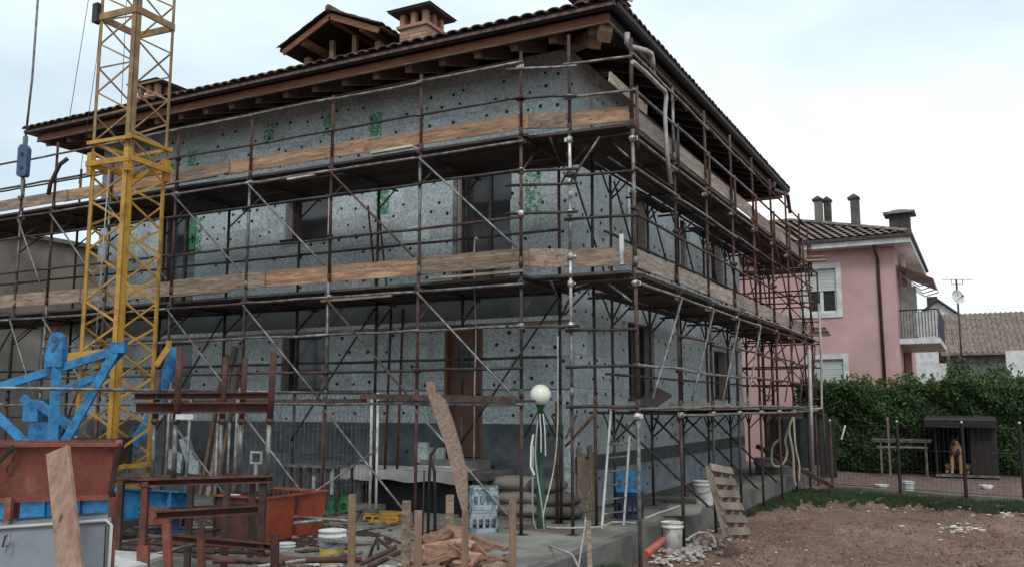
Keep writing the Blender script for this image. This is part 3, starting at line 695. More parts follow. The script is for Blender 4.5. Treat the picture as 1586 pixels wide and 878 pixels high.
# a pair of brick-red props leaning on the facade wall and timber uprights behind the trestle
for x in (-2.72, -2.50): pipe(FS, 'prop', (x, IY+.15, .6), (x+.03, IY+.2, 3.0), m_rust, .02)
pipe(FS, 'prop', (-3.0, IY+.25, 3.2), (-3.25, IY+.3, 4.7), m_rust, .015); pipe(FS, 'prop', (-2.8, IY+.25, 3.2), (-3.05, IY+.3, 4.7), m_rust, .015)

# corner bay + right hand scaffold
SS = thing('side_scaffold', 'tube scaffold with plank decks round the near house corner and along its right side', 'scaffold', (1.1, 4, 0))
OX, IX = 1.6, .6
sy = [-1.70, 0., 1.65, 3.3, 4.95, 6.6, 8.25, 9.9, 11.0]
stop = [6.15, 6.05, 6.2, 6.25, 6.25, 6.2, 6.3, 6.1, 5.9]
for i, y in enumerate(sy):
    near = [m_galv, m_rbrown, m_galv, m_rbrown]; far = [m_rust, m_rust, m_rust, m_rust]
    c = [near, [m_rbrown, m_darkst, m_rbrown, m_galv], [m_darkst, m_rbrown, m_rbrown, m_rbrown]][min(i, 2)] if i < 4 else far
    pole(SS, OX, y, [GZ, 1.55, 3.28, 5.02, stop[i]], c, r=.026 if i == 0 else .0225)
    mb = MB(); mb.tube([(OX+.055, y+.03, 4.7), (OX+.055, y+.03, 5.52)], .022, 8); part('pole', mb, c[1], SS)
    if i > 0: pole(SS, IX, y+.08, [0, 1.5, 3.2, 4.9], [m_darkst, m_rbrown, m_darkst] if i < 5 else far)
    for z in (1.44, 3.09, 4.93):
        if i > 0 or z > 3: pipe(SS, 'transom', (IX-.35, y+.02, z), (OX+.06, y+.02, z), m_darkst)
        pipe(SS, 'bracket', (IX, y+.10, z-.40), (IX+.40, y+.10, z-.02), m_darkst, .014)
        pipe(SS, 'bracket', (IX, y+.12, z-.30), (IX, y+.46, z-.02), m_darkst, .014); pipe(SS, 'bracket', (IX, y+.02, z-.30), (IX, y-.30, z-.02), m_darkst, .014)
    for z in (3.02, 4.84, 1.42): coup(SS, OX, y, z, R(90*(i % 4)), True)
    coup(SS, OX, y, 2.02, 0, False); coup(SS, OX, y, 3.95, 0, False)
for i, (a, b) in enumerate(zip(sy, sy[1:])):
    fm = m_galv if i < 4 else m_rust; dm_ = m_rbrown if i < 4 else m_rust
    for z, m in ((1.40, m_galv), (1.52, m_galv), (2.02, fm), (2.5 if i % 2 else 2.46, dm_), (3.02, fm), (3.16, m_galv), (3.86, dm_), (4.45, fm), (4.84, fm), (5.48, fm), (5.92, fm)):
        if (z == 1.40 or 2.4 < z < 2.6) and i == 0: continue
        pipe(SS, 'ledger', (OX+.045, a-.06, z+random.gauss(0, .01)), (OX+.045, b+.06, z+random.gauss(0, .01)), m)
    for z in (3.06, 4.9, 1.98, 4.0): pipe(SS, 'ledger', (IX+.045, max(a, -.3), z), (IX+.045, b, z), m_darkst if i < 5 else m_rust)
    pipe(SS, 'brace', (OX+.07, b-.02, 3.0), (OX+.07, a+.35, 1.62), m_galv if i < 4 else m_rust, .015)
    pipe(SS, 'brace', (IX+.07, a+.05, 4.8), (IX+.07, b-.3, 3.3), m_rbrown if i < 4 else m_rust, .015)
    if 0 < i < 5: pipe(SS, 'brace', (IX+.03, a+.1, 1.35), (OX-.05, b-.2, .05), m_darkst, .018)
    if i > 4: pipe(SS, 'brace', (OX+.07, a+.05, 4.8), (OX+.07, b-.05, 3.3), m_rust, .015); pipe(SS, 'brace', (OX+.05, a+.05, 3.0), (OX+.05, b-.05, 1.6), m_rust, .015)
    for z in (3.13, 4.97, 1.475):
        y0 = -1.62 if i == 0 else a
        for k in range(4):
            x = IX+.13+k*.25
            if z < 2 and i == 0: continue
            mb = MB(); mb.beam((x, y0-.06, z+.02+random.gauss(0, .005)), (x+random.gauss(0, .01), b+.07, z+.02+random.gauss(0, .005)), .225, .035); part('deck_board', mb, m_deckshade if z > 2 else m_wood, SS)
        if random.random() < .7 and z > 2: mb = MB(); mb.beam((IX-.17, a, z+.02), (IX-.16, b, z+.02), .23, .035); part('deck_board', mb, m_deckshade, SS)
    # toe boards
    for z0, z1 in ((3.245, 3.475), (5.06, 5.30)):
        mb = MB(); dz = random.uniform(-.01, .01); o = .014*(i % 2)
        mb.beam((OX-.04+o, a-(.0 if i else -.05), (z0+z1)/2+dz), (OX-.04+o, b+.05, (z0+z1)/2-dz), z1-z0, .022, roll=R(90)); part('toe_board', mb, m_woodR, SS)
# corner bay facing the front
cx = [.24, .80, 1.60]; cyy = [-2.1, -1.84, -1.70]
pole(SS, .80, -1.84, [0, 1.7, 2.5, 3.4, 4.2, 5.05, 6.3], [m_rbrown, m_galv, m_coup, m_galv, m_coup, m_rbrown])
pole(SS, .17, -.93, [0, 1.6], [m_rust])
pole(SS, .72, -.9, [0, 1.6, 3.2, 4.9, 5.9], [m_rbrown, m_darkst, m_darkst, m_darkst])
for z in (5.46, 4.5, 4.32, 3.95, 2.52, 5.86): pipe(SS, 'ledger', (.05, -2.16, z), (.93, -1.89, z-.01), m_darkst if z != 5.86 else m_galv)
for z in (5.45, 4.42, 3.86, 2.46, 5.9, 2.02, 1.53): pipe(SS, 'ledger', (.74, -1.88, z), (1.63, -1.745, z), m_darkst if z < 5 else m_galv)
for z in (2.52, 3.95, 4.5, 5.46, 5.88): coup(SS, .24, -2.1, z, R(180), True)
for z in (2.52, 3.05, 3.4, 3.95, 4.35, 4.5, 4.9, 5.46): coup(SS, .80, -1.84, z, R(40*z), True)
pipe(SS, 'brace', (.83, -1.8, 3.0), (1.05, -1.5, 3.14), m_galv, .016); pipe(SS, 'brace', (.82, -1.86, 4.35), (1.2, -1.8, 4.9), m_galv, .016)
pipe(SS, 'brace', (1.55, -1.74, 4.6), (1.2, -1.5, 4.95), m_galv, .016); pipe(SS, 'brace', (1.56, -1.72, 2.8), (1.15, -1.6, 3.1), m_galv, .016)
pipe(SS, 'brace', (.82, -1.86, 1.15), (1.12, -1.8, 1.5), m_rbrown, .016)
for z in (3.15, 4.99):
    for k in range(5):
        y = -1.70+k*.24; mb = MB(); mb.beam((.26, y-.12 if k == 0 else y, z), (1.55, y, z+.01), .225, .035); part('deck_board', mb, m_deckshade, SS)
mb = MB(); mb.beam((.26, -2.03, 3.39), (.80, -1.80, 3.38), .23, .022, roll=R(90)); part('toe_board', mb, m_wood, SS)
mb = MB(); mb.beam((.83, -1.79, 3.375), (1.56, -1.67, 3.37), .235, .022, roll=R(90)); part('toe_board', mb, m_wood, SS)
mb = MB(); mb.beam((.26, -2.03, 5.17), (.80, -1.80, 5.17), .20, .022, roll=R(90)); part('toe_board', mb, m_wood, SS)
mb = MB(); mb.beam((.83, -1.79, 5.13), (1.56, -1.67, 5.14), .10, .022, roll=R(90)); part('toe_board', mb, m_orange, SS)
mb = MB(); mb.beam((.83, -1.775, 5.235), (1.54, -1.655, 5.235), .09, .022, roll=R(90)); part('toe_board', mb, m_orange, SS)
mb = MB(); mb.beam((1.38, -1.9, 5.62), (1.55, -1.0, 5.42), .14, .022, roll=R(90)); part('loose_board', mb, m_woodR, SS)
mb = MB(); mb.cbox((1.44, -1.72, 3.45), (.05, .03, .38)); part('clamp_post', mb, m_dirtyw, SS)
# planks lying on the low side deck
for (x, y0, y1, z, r_, m) in ((1.25, .9, 2.9, 1.545, .2, m_wood), (1.05, 1.6, 4.2, 1.56, .1, m_woodR), (1.4, 2.2, 4.6, 1.545, 0, m_woodR)):
    mb = MB(); mb.beam((x, y0, z), (x+.15*r_, y1, z+.03), .22, .03); part('loose_board', mb, m, SS)
mb = MB(); mb.beam((.95, .35, 1.53), (.9, 1.5, 1.75), .25, .03, roll=.5); part('loose_board', mb, m_deckshade, SS)
# stacked board ends at the far corner
for zz in (3.25, 5.08):
    for k in range(4):
        mb = MB(); mb.beam((1.35+.03*k, 10.75+.1*k, zz+.06*k), (2.05-.05*k, 10.9+.1*k, zz+.06*k), .2, .05); part('board_end', mb, m_rust if k % 2 else m_wood, SS)
for z in (1.7, 2.0, 2.5, 2.8, 3.6, 4.1, 4.4, 4.75): pipe(SS, 'rung', (OX, 10.6, z), (OX+.05, 11.2, z), m_galv, .014)

RS = thing('rear_scaffold', 'rust red tube scaffold round the back corner before the pink house', 'scaffold', (-1, 11.9, -.18))
rx = [1.6, .35, -.9, -2.2, -3.6]
for i, x in enumerate(rx):
    for y in (11.25, 12.25):
        if i == 0 and y < 12: continue
        pole(RS, x, y, [-.18, 1.55, 3.28, 5.0], [m_rust, m_rust, m_rbrown])
    for z in (1.5, 3.15, 4.95): pipe(RS, 'transom', (x, 11.15, z), (x, 12.35, z), m_rust)
for i, (a, b) in enumerate(zip(rx, rx[1:])):
    for z in (1.5, 2.05, 2.5, 3.12, 3.7, 4.1, 4.4, 4.92):
        for y in (11.2, 12.3):
            pipe(RS, 'ledger', (a, y, z), (b, y, z), m_rust)
    for z in (1.6, 3.3):
        pipe(RS, 'brace', (a, 12.33, z), (b, 12.33, z+1.4), m_rust, .015); pipe(RS, 'brace', (b, 11.17, z), (a, 11.17, z+1.4), m_rust, .015)
    for k in range(3):
        mb = MB(); mb.beam((a, 11.5+.25*k, 4.99), (b, 11.5+.25*k, 4.99), .23, .035); part('deck_board', mb, m_deckshade, RS)

# ------------------------------------------------------------------ tower crane
CR = thing('tower_crane', 'yellow lattice crane mast standing on a blue counterweight frame beside the scaffold', 'crane', (-4.3, -4.2, GZ))
N0 = Vector((-4.098, -4.515, 0)); th = R(4); ca = Vector((-math.cos(th), -math.sin(th), 0)); cb = Vector((-math.sin(th), math.cos(th), 0))
def corner(i, s, c): # i: 0 near,1 left,2 back,3 right
    return c+(ca if i in (1, 2) else ca*0)*s+(cb if i in (2, 3) else cb*0)*s
def mast(s, off, z0, z1, pitch, m, leg, bar, nearleg):
    c = N0+ca*off+cb*off
    P = [corner(i, s, c) for i in range(4)]
    for i, p in enumerate(P):
        mb = MB(); w_ = leg if i else nearleg
        # angle-section leg: two flanges
        inn = ((c+(ca+cb)*s/2)-p).normalized()
        e1 = (P[(i+1) % 4]-p).normalized(); e2 = (P[(i-1) % 4]-p).normalized()
        for e_, o_ in ((e1, e2), (e2, e1)):
            a0 = p; vs = []
            for z in (z0, z1):
                for u, v in ((0, 0), (w_, 0), (w_, .012), (0, .012)): vs.append(a0+e_*u+o_*v+Vector((0, 0, z)))
            mb.add(vs, [(0, 1, 2, 3), (7, 6, 5, 4), (0, 4, 5, 1), (1, 5, 6, 2), (2, 6, 7, 3), (3, 7, 4, 0)])
        part('mast_leg', mb, m, CR)
    for i in range(4):
        a, b = P[i], P[(i+1) % 4]; inn = ((c+(ca+cb)*s/2)-(a+b)/2).normalized()*.02
        z = z0; k = 0
        while z+pitch/2 <= z1+.01:
            if k % 2 == 0: p, q = a+Vector((0, 0, z)), b+Vector((0, 0, z+pitch/2))
            else: p, q = b+Vector((0, 0, z)), a+Vector((0, 0, z+pitch/2))
            p, q = p+inn+(b-a)*.02*(1 if k % 2 == 0 else -1), q+inn-(b-a)*.02*(1 if k % 2 == 0 else -1)
            mb = MB(); mb.beam(p, q, bar*.6, bar); part('lattice_bar', mb, m, CR)
            z += pitch/2; k += 1
    return P
LP = mast(.64, 0, .62, 4.78, .64, m_yel, .06, .026, .085)
UP_ = mast(.65, .0, 4.6, 9.0, .66, m_yel2, .042, .022, .08)
# collar where the inner mast leaves the outer one
for z, h_ in ((4.62, .07), (4.90, .045)):
    for i in range(4):
        a, b = LP[i], LP[(i+1) % 4]; e_ = (b-a).normalized()*.05; o_ = ((a+b)/2-(LP[0]+LP[2])/2).normalized()*.03
        mb = MB(); mb.beam(a-e_+o_+Vector((0, 0, z)), b+e_+o_+Vector((0, 0, z+.01*i)), .035, h_); part('collar_beam', mb, m_yel, CR)
for i in (0, 1, 3):
    p = LP[i]; mb = MB(); mb.cbox(p+Vector((0, 0, 4.62)), (.075, .075, .30), (0, 0, th)); part('guide_block', mb, m_yel, CR)
for i in range(4):
    a, b = UP_[i], UP_[(i+1) % 4]
    mb = MB(); mb.beam(a+Vector((0, 0, 6.62)), b+Vector((0, 0, 6.62)), .03, .09); part('mast_joint', mb, m_yel2, CR)
mb = MB(); mb.cbox(UP_[1]+Vector((-.05, 0, 6.68)), (.10, .10, .26)); part('guide_block', mb, m_darkst, CR)
# yellow base of the mast and cross beam
cc = (LP[0]+LP[2])/2
for z, h_ in ((.56, .09), (.80, .05)):
    for i in range(4): mb = MB(); a, b = LP[i], LP[(i+1) % 4]; e_ = (b-a).normalized()*.06; mb.beam(a-e_+Vector((0, 0, z)), b+e_+Vector((0, 0, z+.002*i)), .07, h_); part('base_beam', mb, m_yel, CR)
mb = MB(); mb.beam(LP[1]+Vector((-.15, -.1, 2.12)), LP[0]+Vector((-.05, -.12, 2.16)), .08, .13); part('cross_beam', mb, m_yel, CR)
mb = MB(); mb.beam(LP[3]+Vector((.0, .0, 2.05)), LP[3]+Vector((.10, .10, 2.3)), .04, .07); mb.cbox(LP[3]+Vector((.10, .10, 2.34)), (.05, .05, .08)); part('pivot_lug', mb, m_yel, CR)
# rope on the mast
mb = MB(); mb.tube([LP[0]+Vector((-.28, -.05, 4.5)), LP[0]+Vector((-.33, -.05, 2.2))], .008, 5); part('hoist_rope', mb, m_hosew, CR)
# blue frame: two side triangles and the chassis
def bl(name, pts, w_, h_=None, d=None, dd=None):
    for i, (p, q) in enumerate(zip(pts, pts[1:])):
        mb = MB(); mb.beam(sight(p[0], p[1], d=p[2]), sight(q[0], q[1], d=q[2]), h_ or w_*.7, w_); part(name, mb, m_blue, CR)
bl('frame_beam', [(-60, 617, 10.2), (172, 545, 10.0)], .09, .05); bl('frame_beam', [(181, 540, 9.98), (92, 700, 9.9)], .09, .06)
bl('frame_beam', [(-30, 618, 9.95), (44, 690, 9.9)], .08, .05); bl('frame_post', [(88, 560, 10.05), (80, 705, 10.0)], .08, .09)
mb = MB(); p = sight(184, 538, d=9.99); mb.cbox(p, (.16, .10, .12), (0, 0, YAW)); mb.prism([(0, 0), (.2, 0), (-.02, -.25), (-.1, -.02)], p+Vector((-.16, 0, -.02)), Vector((math.cos(YAW), math.sin(YAW), 0)), (0, 0, 1), Vector((-math.sin(YAW), math.cos(YAW), 0))*.05); part('gusset', mb, m_blue, CR)
p = sight(86, 568, d=10.05); U_ = Vector((math.cos(YAW), math.sin(YAW), 0)); D_ = Vector((-math.sin(YAW), math.cos(YAW), 0))
mb = MB(); mb.prism([(-.10, .0), (.10, .0), (.095, .20), (.07, .34), (.02, .39), (-.03, .385), (-.065, .33), (-.07, .22), (-.10, .14)], p-D_*.06, U_, (0, 0, 1), D_*.12); part('lifting_lug', mb, m_blue, CR)
mb = MB(); mb.tube([p+Vector((0, 0, .31))-D_*.075, p+Vector((0, 0, .31))+D_*.075], .035, 10); mb.cbox(p+U_*.02+Vector((0, 0, .24))-D_*.065, (.03, .01, .16), (0, .5, YAW)); part('lug_pin', mb, m_blued, CR)
bl('frame_beam', [(88, 608, 11.2), (160, 578, 11.2)], .09); bl('frame_beam', [(35, 615, 11.3), (75, 645, 11.3)], .09); bl('frame_beam', [(60, 625, 11.0), (120, 668, 10.6)], .09)
bl('frame_beam', [(240, 640, 11.9), (272, 538, 11.9)], .14); bl('frame_beam', [(206, 690, 11.6), (246, 628, 11.8)], .12); bl('frame_beam', [(150, 600, 11.6), (90, 700, 11.4)], .07)
for (x0, y0, x1, y1, d) in ((34, 618, 60, 652, 11.0), (42, 655, 76, 692, 10.6), (-20, 690, 95, 750, 10.4), (90, 700, 150, 755, 10.5)):
    a = sight(x0, y1, d=d); b = sight(x1, y0, d=d); mb = MB(); wdt = (b-a).dot(U_); mb.cbox((a+b)/2+D_*.15, (wdt, .3, b.z-a.z), (0, 0, YAW)); part('winch_box' if d < 10.7 else 'frame_box', mb, m_blue, CR)
# chassis side beam with recessed panels and stiffeners, in two runs
def chassis(x0, x1, d0, d1, yt0, yb0, yt1, yb1, n):
    a, b = sight(x0, yt0, d=d0), sight(x0, yb0, d=d0); c, e = sight(x1, yt1, d=d1), sight(x1, yb1, d=d1)
    nrm = (c-a).cross(Vector((0, 0, 1))).normalized()*-1
    mb = MB(); mb.add([a, b, e, c, a+nrm*.12, b+nrm*.12, e+nrm*.12, c+nrm*.12], [(0, 1, 2, 3), (7, 6, 5, 4), (0, 4, 5, 1), (1, 5, 6, 2), (2, 6, 7, 3), (3, 7, 4, 0)]); part('chassis_beam', mb, m_blue, CR)
    mb = MB(); mb.beam(a-nrm*.03, c-nrm*.03, .09, .022); part('beam_flange', mb, m_blue, CR)
    mb = MB(); mb.beam(b-nrm*.03, e-nrm*.03, .09, .022); part('beam_flange', mb, m_blued, CR)
    for k in range(n+1):
        t = k/n; mb = MB(); mb.beam(a.lerp(c, t)-nrm*.04, b.lerp(e, t)-nrm*.04, .07, .018, up=tuple((c-a).normalized())); part('stiffener', mb, m_blued if k % 2 else m_blue, CR)
chassis(-40, 180, 10.4, 10.6, 771, 806, 767, 802, 4); chassis(180, 292, 10.3, 11.3, 756, 804, 762, 794, 3)
# outrigger feet so the frame stands on the ground
for (px, d) in ((-20, 10.6), (150, 10.75), (262, 11.1)):
    p = sight(px, 800, d=d); mb = MB(); mb.tube([(p.x, p.y+.1, GZ), (p.x, p.y+.1, p.z+.1)], .05, 8); mb.box((p.x-.15, p.y-.05, -.002), (p.x+.15, p.y+.25, .05)); part('outrigger', mb, m_blued, CR)
mb = MB()
for px in (-10, 0): pass
mb.cbox(sight(135, 700, d=11.2), (.9, .5, .35), (0, 0, YAW)); part('counterweight', mb, m_darkst, CR)

# hook block and its ropes hanging in front of the scaffold
p = sight(37, 250, d=9.2)
HK = thing('hook_block', 'dark blue crane hook block hanging on a steel rope against the sky at left', 'hook block', p)
mb = MB(); mb.prism([(-.05, -.15), (-.035, -.17), (.035, -.17), (.05, -.15), (.052, .13), (.03, .17), (-.03, .17), (-.052, .13)], p-D_*.04, U_, (0, 0, 1), D_*.08); blk = part('block_body', mb, m_blued, HK)
for dz in (.07, -.08): mb = MB(); mb.tube([p+Vector((0, 0, dz))-D_*.055, p+Vector((0, 0, dz))+D_*.055], .016, 8); part('bolt', mb, m_darkst, HK)
mb = MB(); mb.box(p+Vector((-.018, -.018, .17)), p+Vector((.018, .018, .27))); part('shackle', mb, m_galv, HK)
mb = MB(); mb.tube([p+Vector((0, 0, -.17)), p+Vector((0, 0, -.30)), p+Vector((.03, 0, -.36)), p+Vector((.0, 0, -.42)), p+Vector((-.04, 0, -.38))], .016, 8); part('hook', mb, m_galv, HK)
mb = MB(); mb.tube([p+Vector((0, 0, .26)), sight(50, 120, d=9.2), sight(63, -60, d=9.2)], .012, 6); part('rope', mb, m_galv, HK)
for pts, r in (([(105, 200), (137, 0), (146, -60)], .005), ([(122, 285), (150, 90), (163, -50)], .005), ([(187, 180), (196, 0), (198, -50)], .005)):
    mb = MB(); mb.tube([sight(x, y, d=13.2) for x, y in pts], r, 5)
    solo('crane_rope', mb, m_darkst, {105: 'thin crane rope crossing the sky nearest the hook block', 122: 'thin crane rope just left of the yellow mast, dropping behind the scaffold deck', 187: 'thin crane rope seen inside the upper crane mast'}[pts[0][0]], 'rope', sight(*pts[0], d=13.2))
# dark bent strap on the scaffold under the roof's left end
mb = MB(); mb.tube([sight(x, y, d=12.6) for x, y in ((75, 302), (78, 285), (88, 265), (93, 255), (105, 246))], .03, 6)
solo('bent_hose', mb, m_iron, 'short bent black hose standing on the upper scaffold deck left of the crane', 'hose', sight(75, 302, d=12.6))
# ------------------------------------------------------------------ site fence panel
a = Vector((-2.23, -1.82, 0)); b = sight(-30, 608, d=8.4); b.z = 0
MF = thing('mesh_fence', 'grey wire mesh site fence with white tube frame crossing in front of the crane base', 'fence', a)
dirv = (b-a).normalized(); ht = 1.71; Lf = (b-a).length; m1 = 2.15
for s0, s1 in ((.0, m1), (m1+.08, Lf)):
    p, q = a+dirv*s0, a+dirv*s1
    mb = MB(); mb.tube([p+Vector((0, 0, .1)), p+Vector((0, 0, ht))], .019, 8); part('frame_post', mb, m_galv if s0 else m_dirtyw, MF)
    mb = MB(); mb.tube([q+Vector((0, 0, .1)), q+Vector((0, 0, ht))], .019, 8); part('frame_post', mb, m_galv, MF)
    mb = MB(); mb.tube([p+Vector((0, 0, ht)), q+Vector((0, 0, ht))], .017, 8); part('top_tube', mb, m_galv, MF)
    mb = MB(); mb.tube([p+Vector((0, 0, .14)), q+Vector((0, 0, .14))], .017, 8); part('bottom_tube', mb, m_galv, MF)
    if s0 == 0:
        mb = MB(); k = .07
        while k < m1: c = p+dirv*k; mb.tube([c+Vector((0, 0, .15)), c+Vector((0, 0, ht))], .0028, 4, False); k += .075
        for z in (.5, .9, 1.25, 1.6): mb.tube([p+Vector((0, 0, z)), q+Vector((0, 0, z))], .003, 4, False)
        part('wire_mesh', mb, m_galv, MF, kind='stuff')
mb = MB(); mb.tube([a+Vector((.06, .06, .02)), a+Vector((.06, .06, ht+.01))], .019, 8); part('frame_post', mb, m_dirtyw, MF)
mb = MB(); c = a+Vector((.0, -.02, 0)); mb.prism([(-.16, 0), (.16, 0), (.11, .15), (-.11, .15)], c-D_*.1, U_, (0, 0, 1), D_*.2); mb.cbox(c+U_*.12-D_*.1+Vector((0, 0, .012)), (.5, .12, .02), (0, 0, YAW)); part('concrete_foot', mb, m_concd, MF)

# ------------------------------------------------------------------ foreground left: hopper, cabinet, plank
def W(px, py, d): return sight(px, py, d=d)
HP = thing('mortar_hopper', 'red oxide painted steel hopper on legs in front of the blue crane frame', 'hopper', W(90, 770, 5))
tl, tr, bl_, br = W(-60, 689, 5.0), W(184, 688, 5.0), W(-60, 776, 5.08), W(172, 769, 5.08)
bk = (tr-CAM).normalized(); bk.z = 0; bk = bk.normalized()*.5; t2 = .006
def slab(q, n, t=.006):
    mb = MB(); n = n.normalized()*t; mb.add([*q, *[p+n for p in q]], [(0, 1, 2, 3), (7, 6, 5, 4), (0, 4, 5, 1), (1, 5, 6, 2), (2, 6, 7, 3), (3, 7, 4, 0)]); return mb
part('front_panel', slab([tl, bl_, br, tr], D_), m_hopper, HP)
part('back_panel', slab([tl+bk, bl_+bk*.7, br+bk*.7, tr+bk], D_), m_hopper, HP)
part('side_panel', slab([tr, br, br+bk*.7, tr+bk], -U_), m_hopper, HP)
part('bottom_panel', slab([bl_, br, br+bk*.7, bl_+bk*.7], -_u), m_hopper, HP)
mb = MB(); mb.beam(tl-D_*.01, tr-D_*.01+U_*.01, .035, .02); mb.beam(tr+U_*.0, tr+bk, .035, .02); mb.beam(tl+bk, tr+bk, .035, .02); part('rim', mb, m_hopper, HP)
mb = MB(); mb.beam(bl_-D_*.01, br-D_*.01, .03, .025); part('bottom_flange', mb, m_hopper, HP)
mb = MB(); mb.beam(tr-D_*.008, br-D_*.008, .022, .022, up=tuple(D_)); part('corner_angle', mb, m_rbrown, HP)
mb = MB(); q = W(107, 690, 4.97); mb.tube([q, W(108, 716, 4.97)], .003, 5); part('rim_wire', mb, m_galv, HP)
mb = MB(); mb.beam(W(22, 690, 4.95), W(-20, 735, 4.95), .012, .02); part('hinge_bar', mb, m_iron, HP)
mb = MB(); c = W(16, 727, 4.95); mb.tube([c+U_*.02*math.cos(t)+_u*.03*math.sin(t) for t in np.linspace(0, 2*math.pi, 13)], .004, 5); mb.tube([W(22, 692, 4.95), W(24, 705, 4.93), W(19, 714, 4.95)], .004, 5); part('ring', mb, m_iron, HP)
for px0, px1, dd in ((15, 12, 5.02), (176, 174, 5.02)):
    mb = MB(); p = W(px0, 770, dd); q = W(px1, 806, dd); q2 = Vector((q.x, q.y, GZ)); mb.beam(p, q2, .035, .035, up=tuple(D_)); part('leg', mb, m_hopper, HP)
    mb = MB(); mb.beam(p+bk*.7, q2+bk*.7, .035, .035, up=tuple(D_)); part('leg', mb, m_hopper, HP)
mb = MB(); mb.beam(W(15, 806, 5.0), W(-20, 840, 5.0), .02, .02); part('leg_brace', mb, m_galv, HP)
CB = thing('grey_cabinet', 'pale grey steel site cabinet below the red hopper at bottom left', 'cabinet', Vector((*W(80, 850, 4.9).xy, GZ)))
p0, p1 = W(-60, 822, 4.85), W(172, 806, 4.85)
def vq(p, q, z0, z1): return [Vector((p.x, p.y, z1)), Vector((p.x, p.y, z0)), Vector((q.x, q.y, z0)), Vector((q.x, q.y, z1))]
q = vq(p0, p1, GZ+.05, .9); q[0].z = p0.z; q[3].z = p1.z
part('front_panel', slab(q, D_, .01), m_grey, CB)
part('side_panel', slab([p1, Vector((p1.x, p1.y, GZ+.05)), Vector((p1.x, p1.y, GZ+.05))+bk*.9, p1+bk*.9], -U_, .01), m_grey, CB)
part('top_panel', slab([p0, p1, p1+bk*.9, p0+bk*.9], -_u, .008), m_grey, CB)
mb = MB(); e_ = Vector((p1.x, p1.y, GZ)); mb.tube([p0-D_*.012+_u*.004, p1-D_*.012-U_*.02+_u*.004, p1-D_*.012+U_*.008-_u*.02, e_-D_*.012+U_*.008], .009, 8); part('edge_tube', mb, m_wframe, CB)
mb = MB(); mb.tube([W(164, 813, 4.82), W(160, 900, 4.82)], .004, 6); part('seal_strip', mb, m_iron, CB)
mb = MB(); c = W(13, 828, 4.82); mb.tube([W(4, 846, 4.82), W(8, 830, 4.8), W(14, 826, 4.8), W(14, 842, 4.8), W(9, 846, 4.8)], .006, 6); part('hook_handle', mb, m_galv, CB)
PL = MB(); PL.beam(W(90, 697, 4.72), W(118, 960, 4.35), .118, .026, up=tuple(-D_)); solo('leaning_plank', PL, m_wood if 0 else mat('sawn_plank', (.31, .195, .14), (.20, .12, .085), .85, 1.6, stretch=(16, 16, .8), bump=.08, fine=.25, knots=3), 'pale brown sawn plank leaning upright on the red hopper and grey cabinet', 'plank', W(100, 760, 4.6))

# ------------------------------------------------------------------ stack of rust red trestle frames
TF = thing('trestle_frame', 'rust red steel trestle with tall prop tubes on top, standing left of the orange skip', 'trestle', Vector((*W(320, 860, 8.2).xy, GZ)))
def tb(px0, py0, px1, py1, d0, d1, r, m, name='tube'):
    mb = MB(); mb.tube([W(px0, py0, d0), W(px1, py1, d1)], r, 8); part(name, mb, m, TF)
def ch(px0, py0, px1, py1, d0, d1, w_, h_, m, name='channel_beam'):
    p, q = W(px0, py0, d0), W(px1, py1, d1); mb = MB()
    mb.beam(p+_u*h_/2, q+_u*h_/2, w_, .012); mb.beam(p-_u*h_/2, q-_u*h_/2, w_, .012); mb.beam(p+D_*w_*.4, q+D_*w_*.4, .012, h_-.014); part(name, mb, m, TF)
ch(208, 631, 422, 631, 7.9, 8.1, .09, .085, m_rust); ch(206, 613, 418, 612, 8.9, 9.1, .08, .06, m_rust)
for px, pt, d in ((279, 537, 7.85), (350, 552, 9.0), (424, 545, 8.0), (380, 553, 9.1), (246, 572, 8.95)):
    tb(px, pt, px-6, 652, d, d, .029, m_rust if px != 246 else m_rbrown, 'prop_tube')
    mb = MB(); mb.tube([W(px-6, 648, d), W(px-6.5, 655, d)], .036, 8); part('prop_collar', mb, m_rbrown, TF)
    tb(px-7, 655, px-10, 745, d, d, .021, m_galv, 'inner_tube')
mb = MB(); mb.cbox(W(286, 645, 7.8), (.15, .02, .045), (0, 0, YAW)); part('white_tag', mb, m_white, TF)
ch(214, 747, 420, 741, 7.8, 8.0, .10, .05, m_rust); ch(190, 744, 405, 740, 8.9, 9.0, .09, .05, m_rust)
for s in (0, .25, .5, .75, 1): 
    p, q = W(214+206*s, 747-6*s, 7.8+.2*s), W(190+215*s, 744-4*s, 8.9+.1*s); mb = MB(); mb.beam(p+_u*.035, q+_u*.035, .05, .03); part('cross_bar', mb, m_rust, TF)
ch(240, 797, 400, 788, 7.9, 8.1, .09, .06, m_rust); ch(215, 792, 380, 785, 8.9, 9.0, .08, .05, m_darkst); ch(262, 832, 420, 846, 7.9, 8.0, .07, .05, m_rust)
for (px, d) in ((226, 7.8), (408, 8.0), (296, 8.9), (392, 9.1), (352, 8.5), (188, 8.9)):
    p = W(px, 745, d); q = Vector((p.x, p.y, GZ+.005)); mb = MB(); mb.beam(p, q, .055, .055, up=tuple(D_)); part('leg', mb, m_rbrown if px != 226 else m_rust, TF)
mb = MB(); mb.cbox(W(243, 798, 8.6), (.24, .02, .16), (0, 0, YAW)); part('red_plate', mb, m_hopper, TF)
tb(232, 860, 345, 830, 7.9, 8.6, .015, m_galv, 'loose_tube')
mb = MB(); mb.beam(W(222, 905, 7.5), W(222, 845, 7.5), .09, .05, up=tuple(D_)); mb.beam(W(262, 905, 7.4), W(258, 812, 7.4), .06, .05, up=tuple(D_)); part('red_post', mb, m_hopper, TF)
mb = MB(); mb.beam(W(313, 905, 7.2), W(311, 815, 7.2), .05, .05, up=tuple(D_)); part('red_post', mb, m_rust, TF)
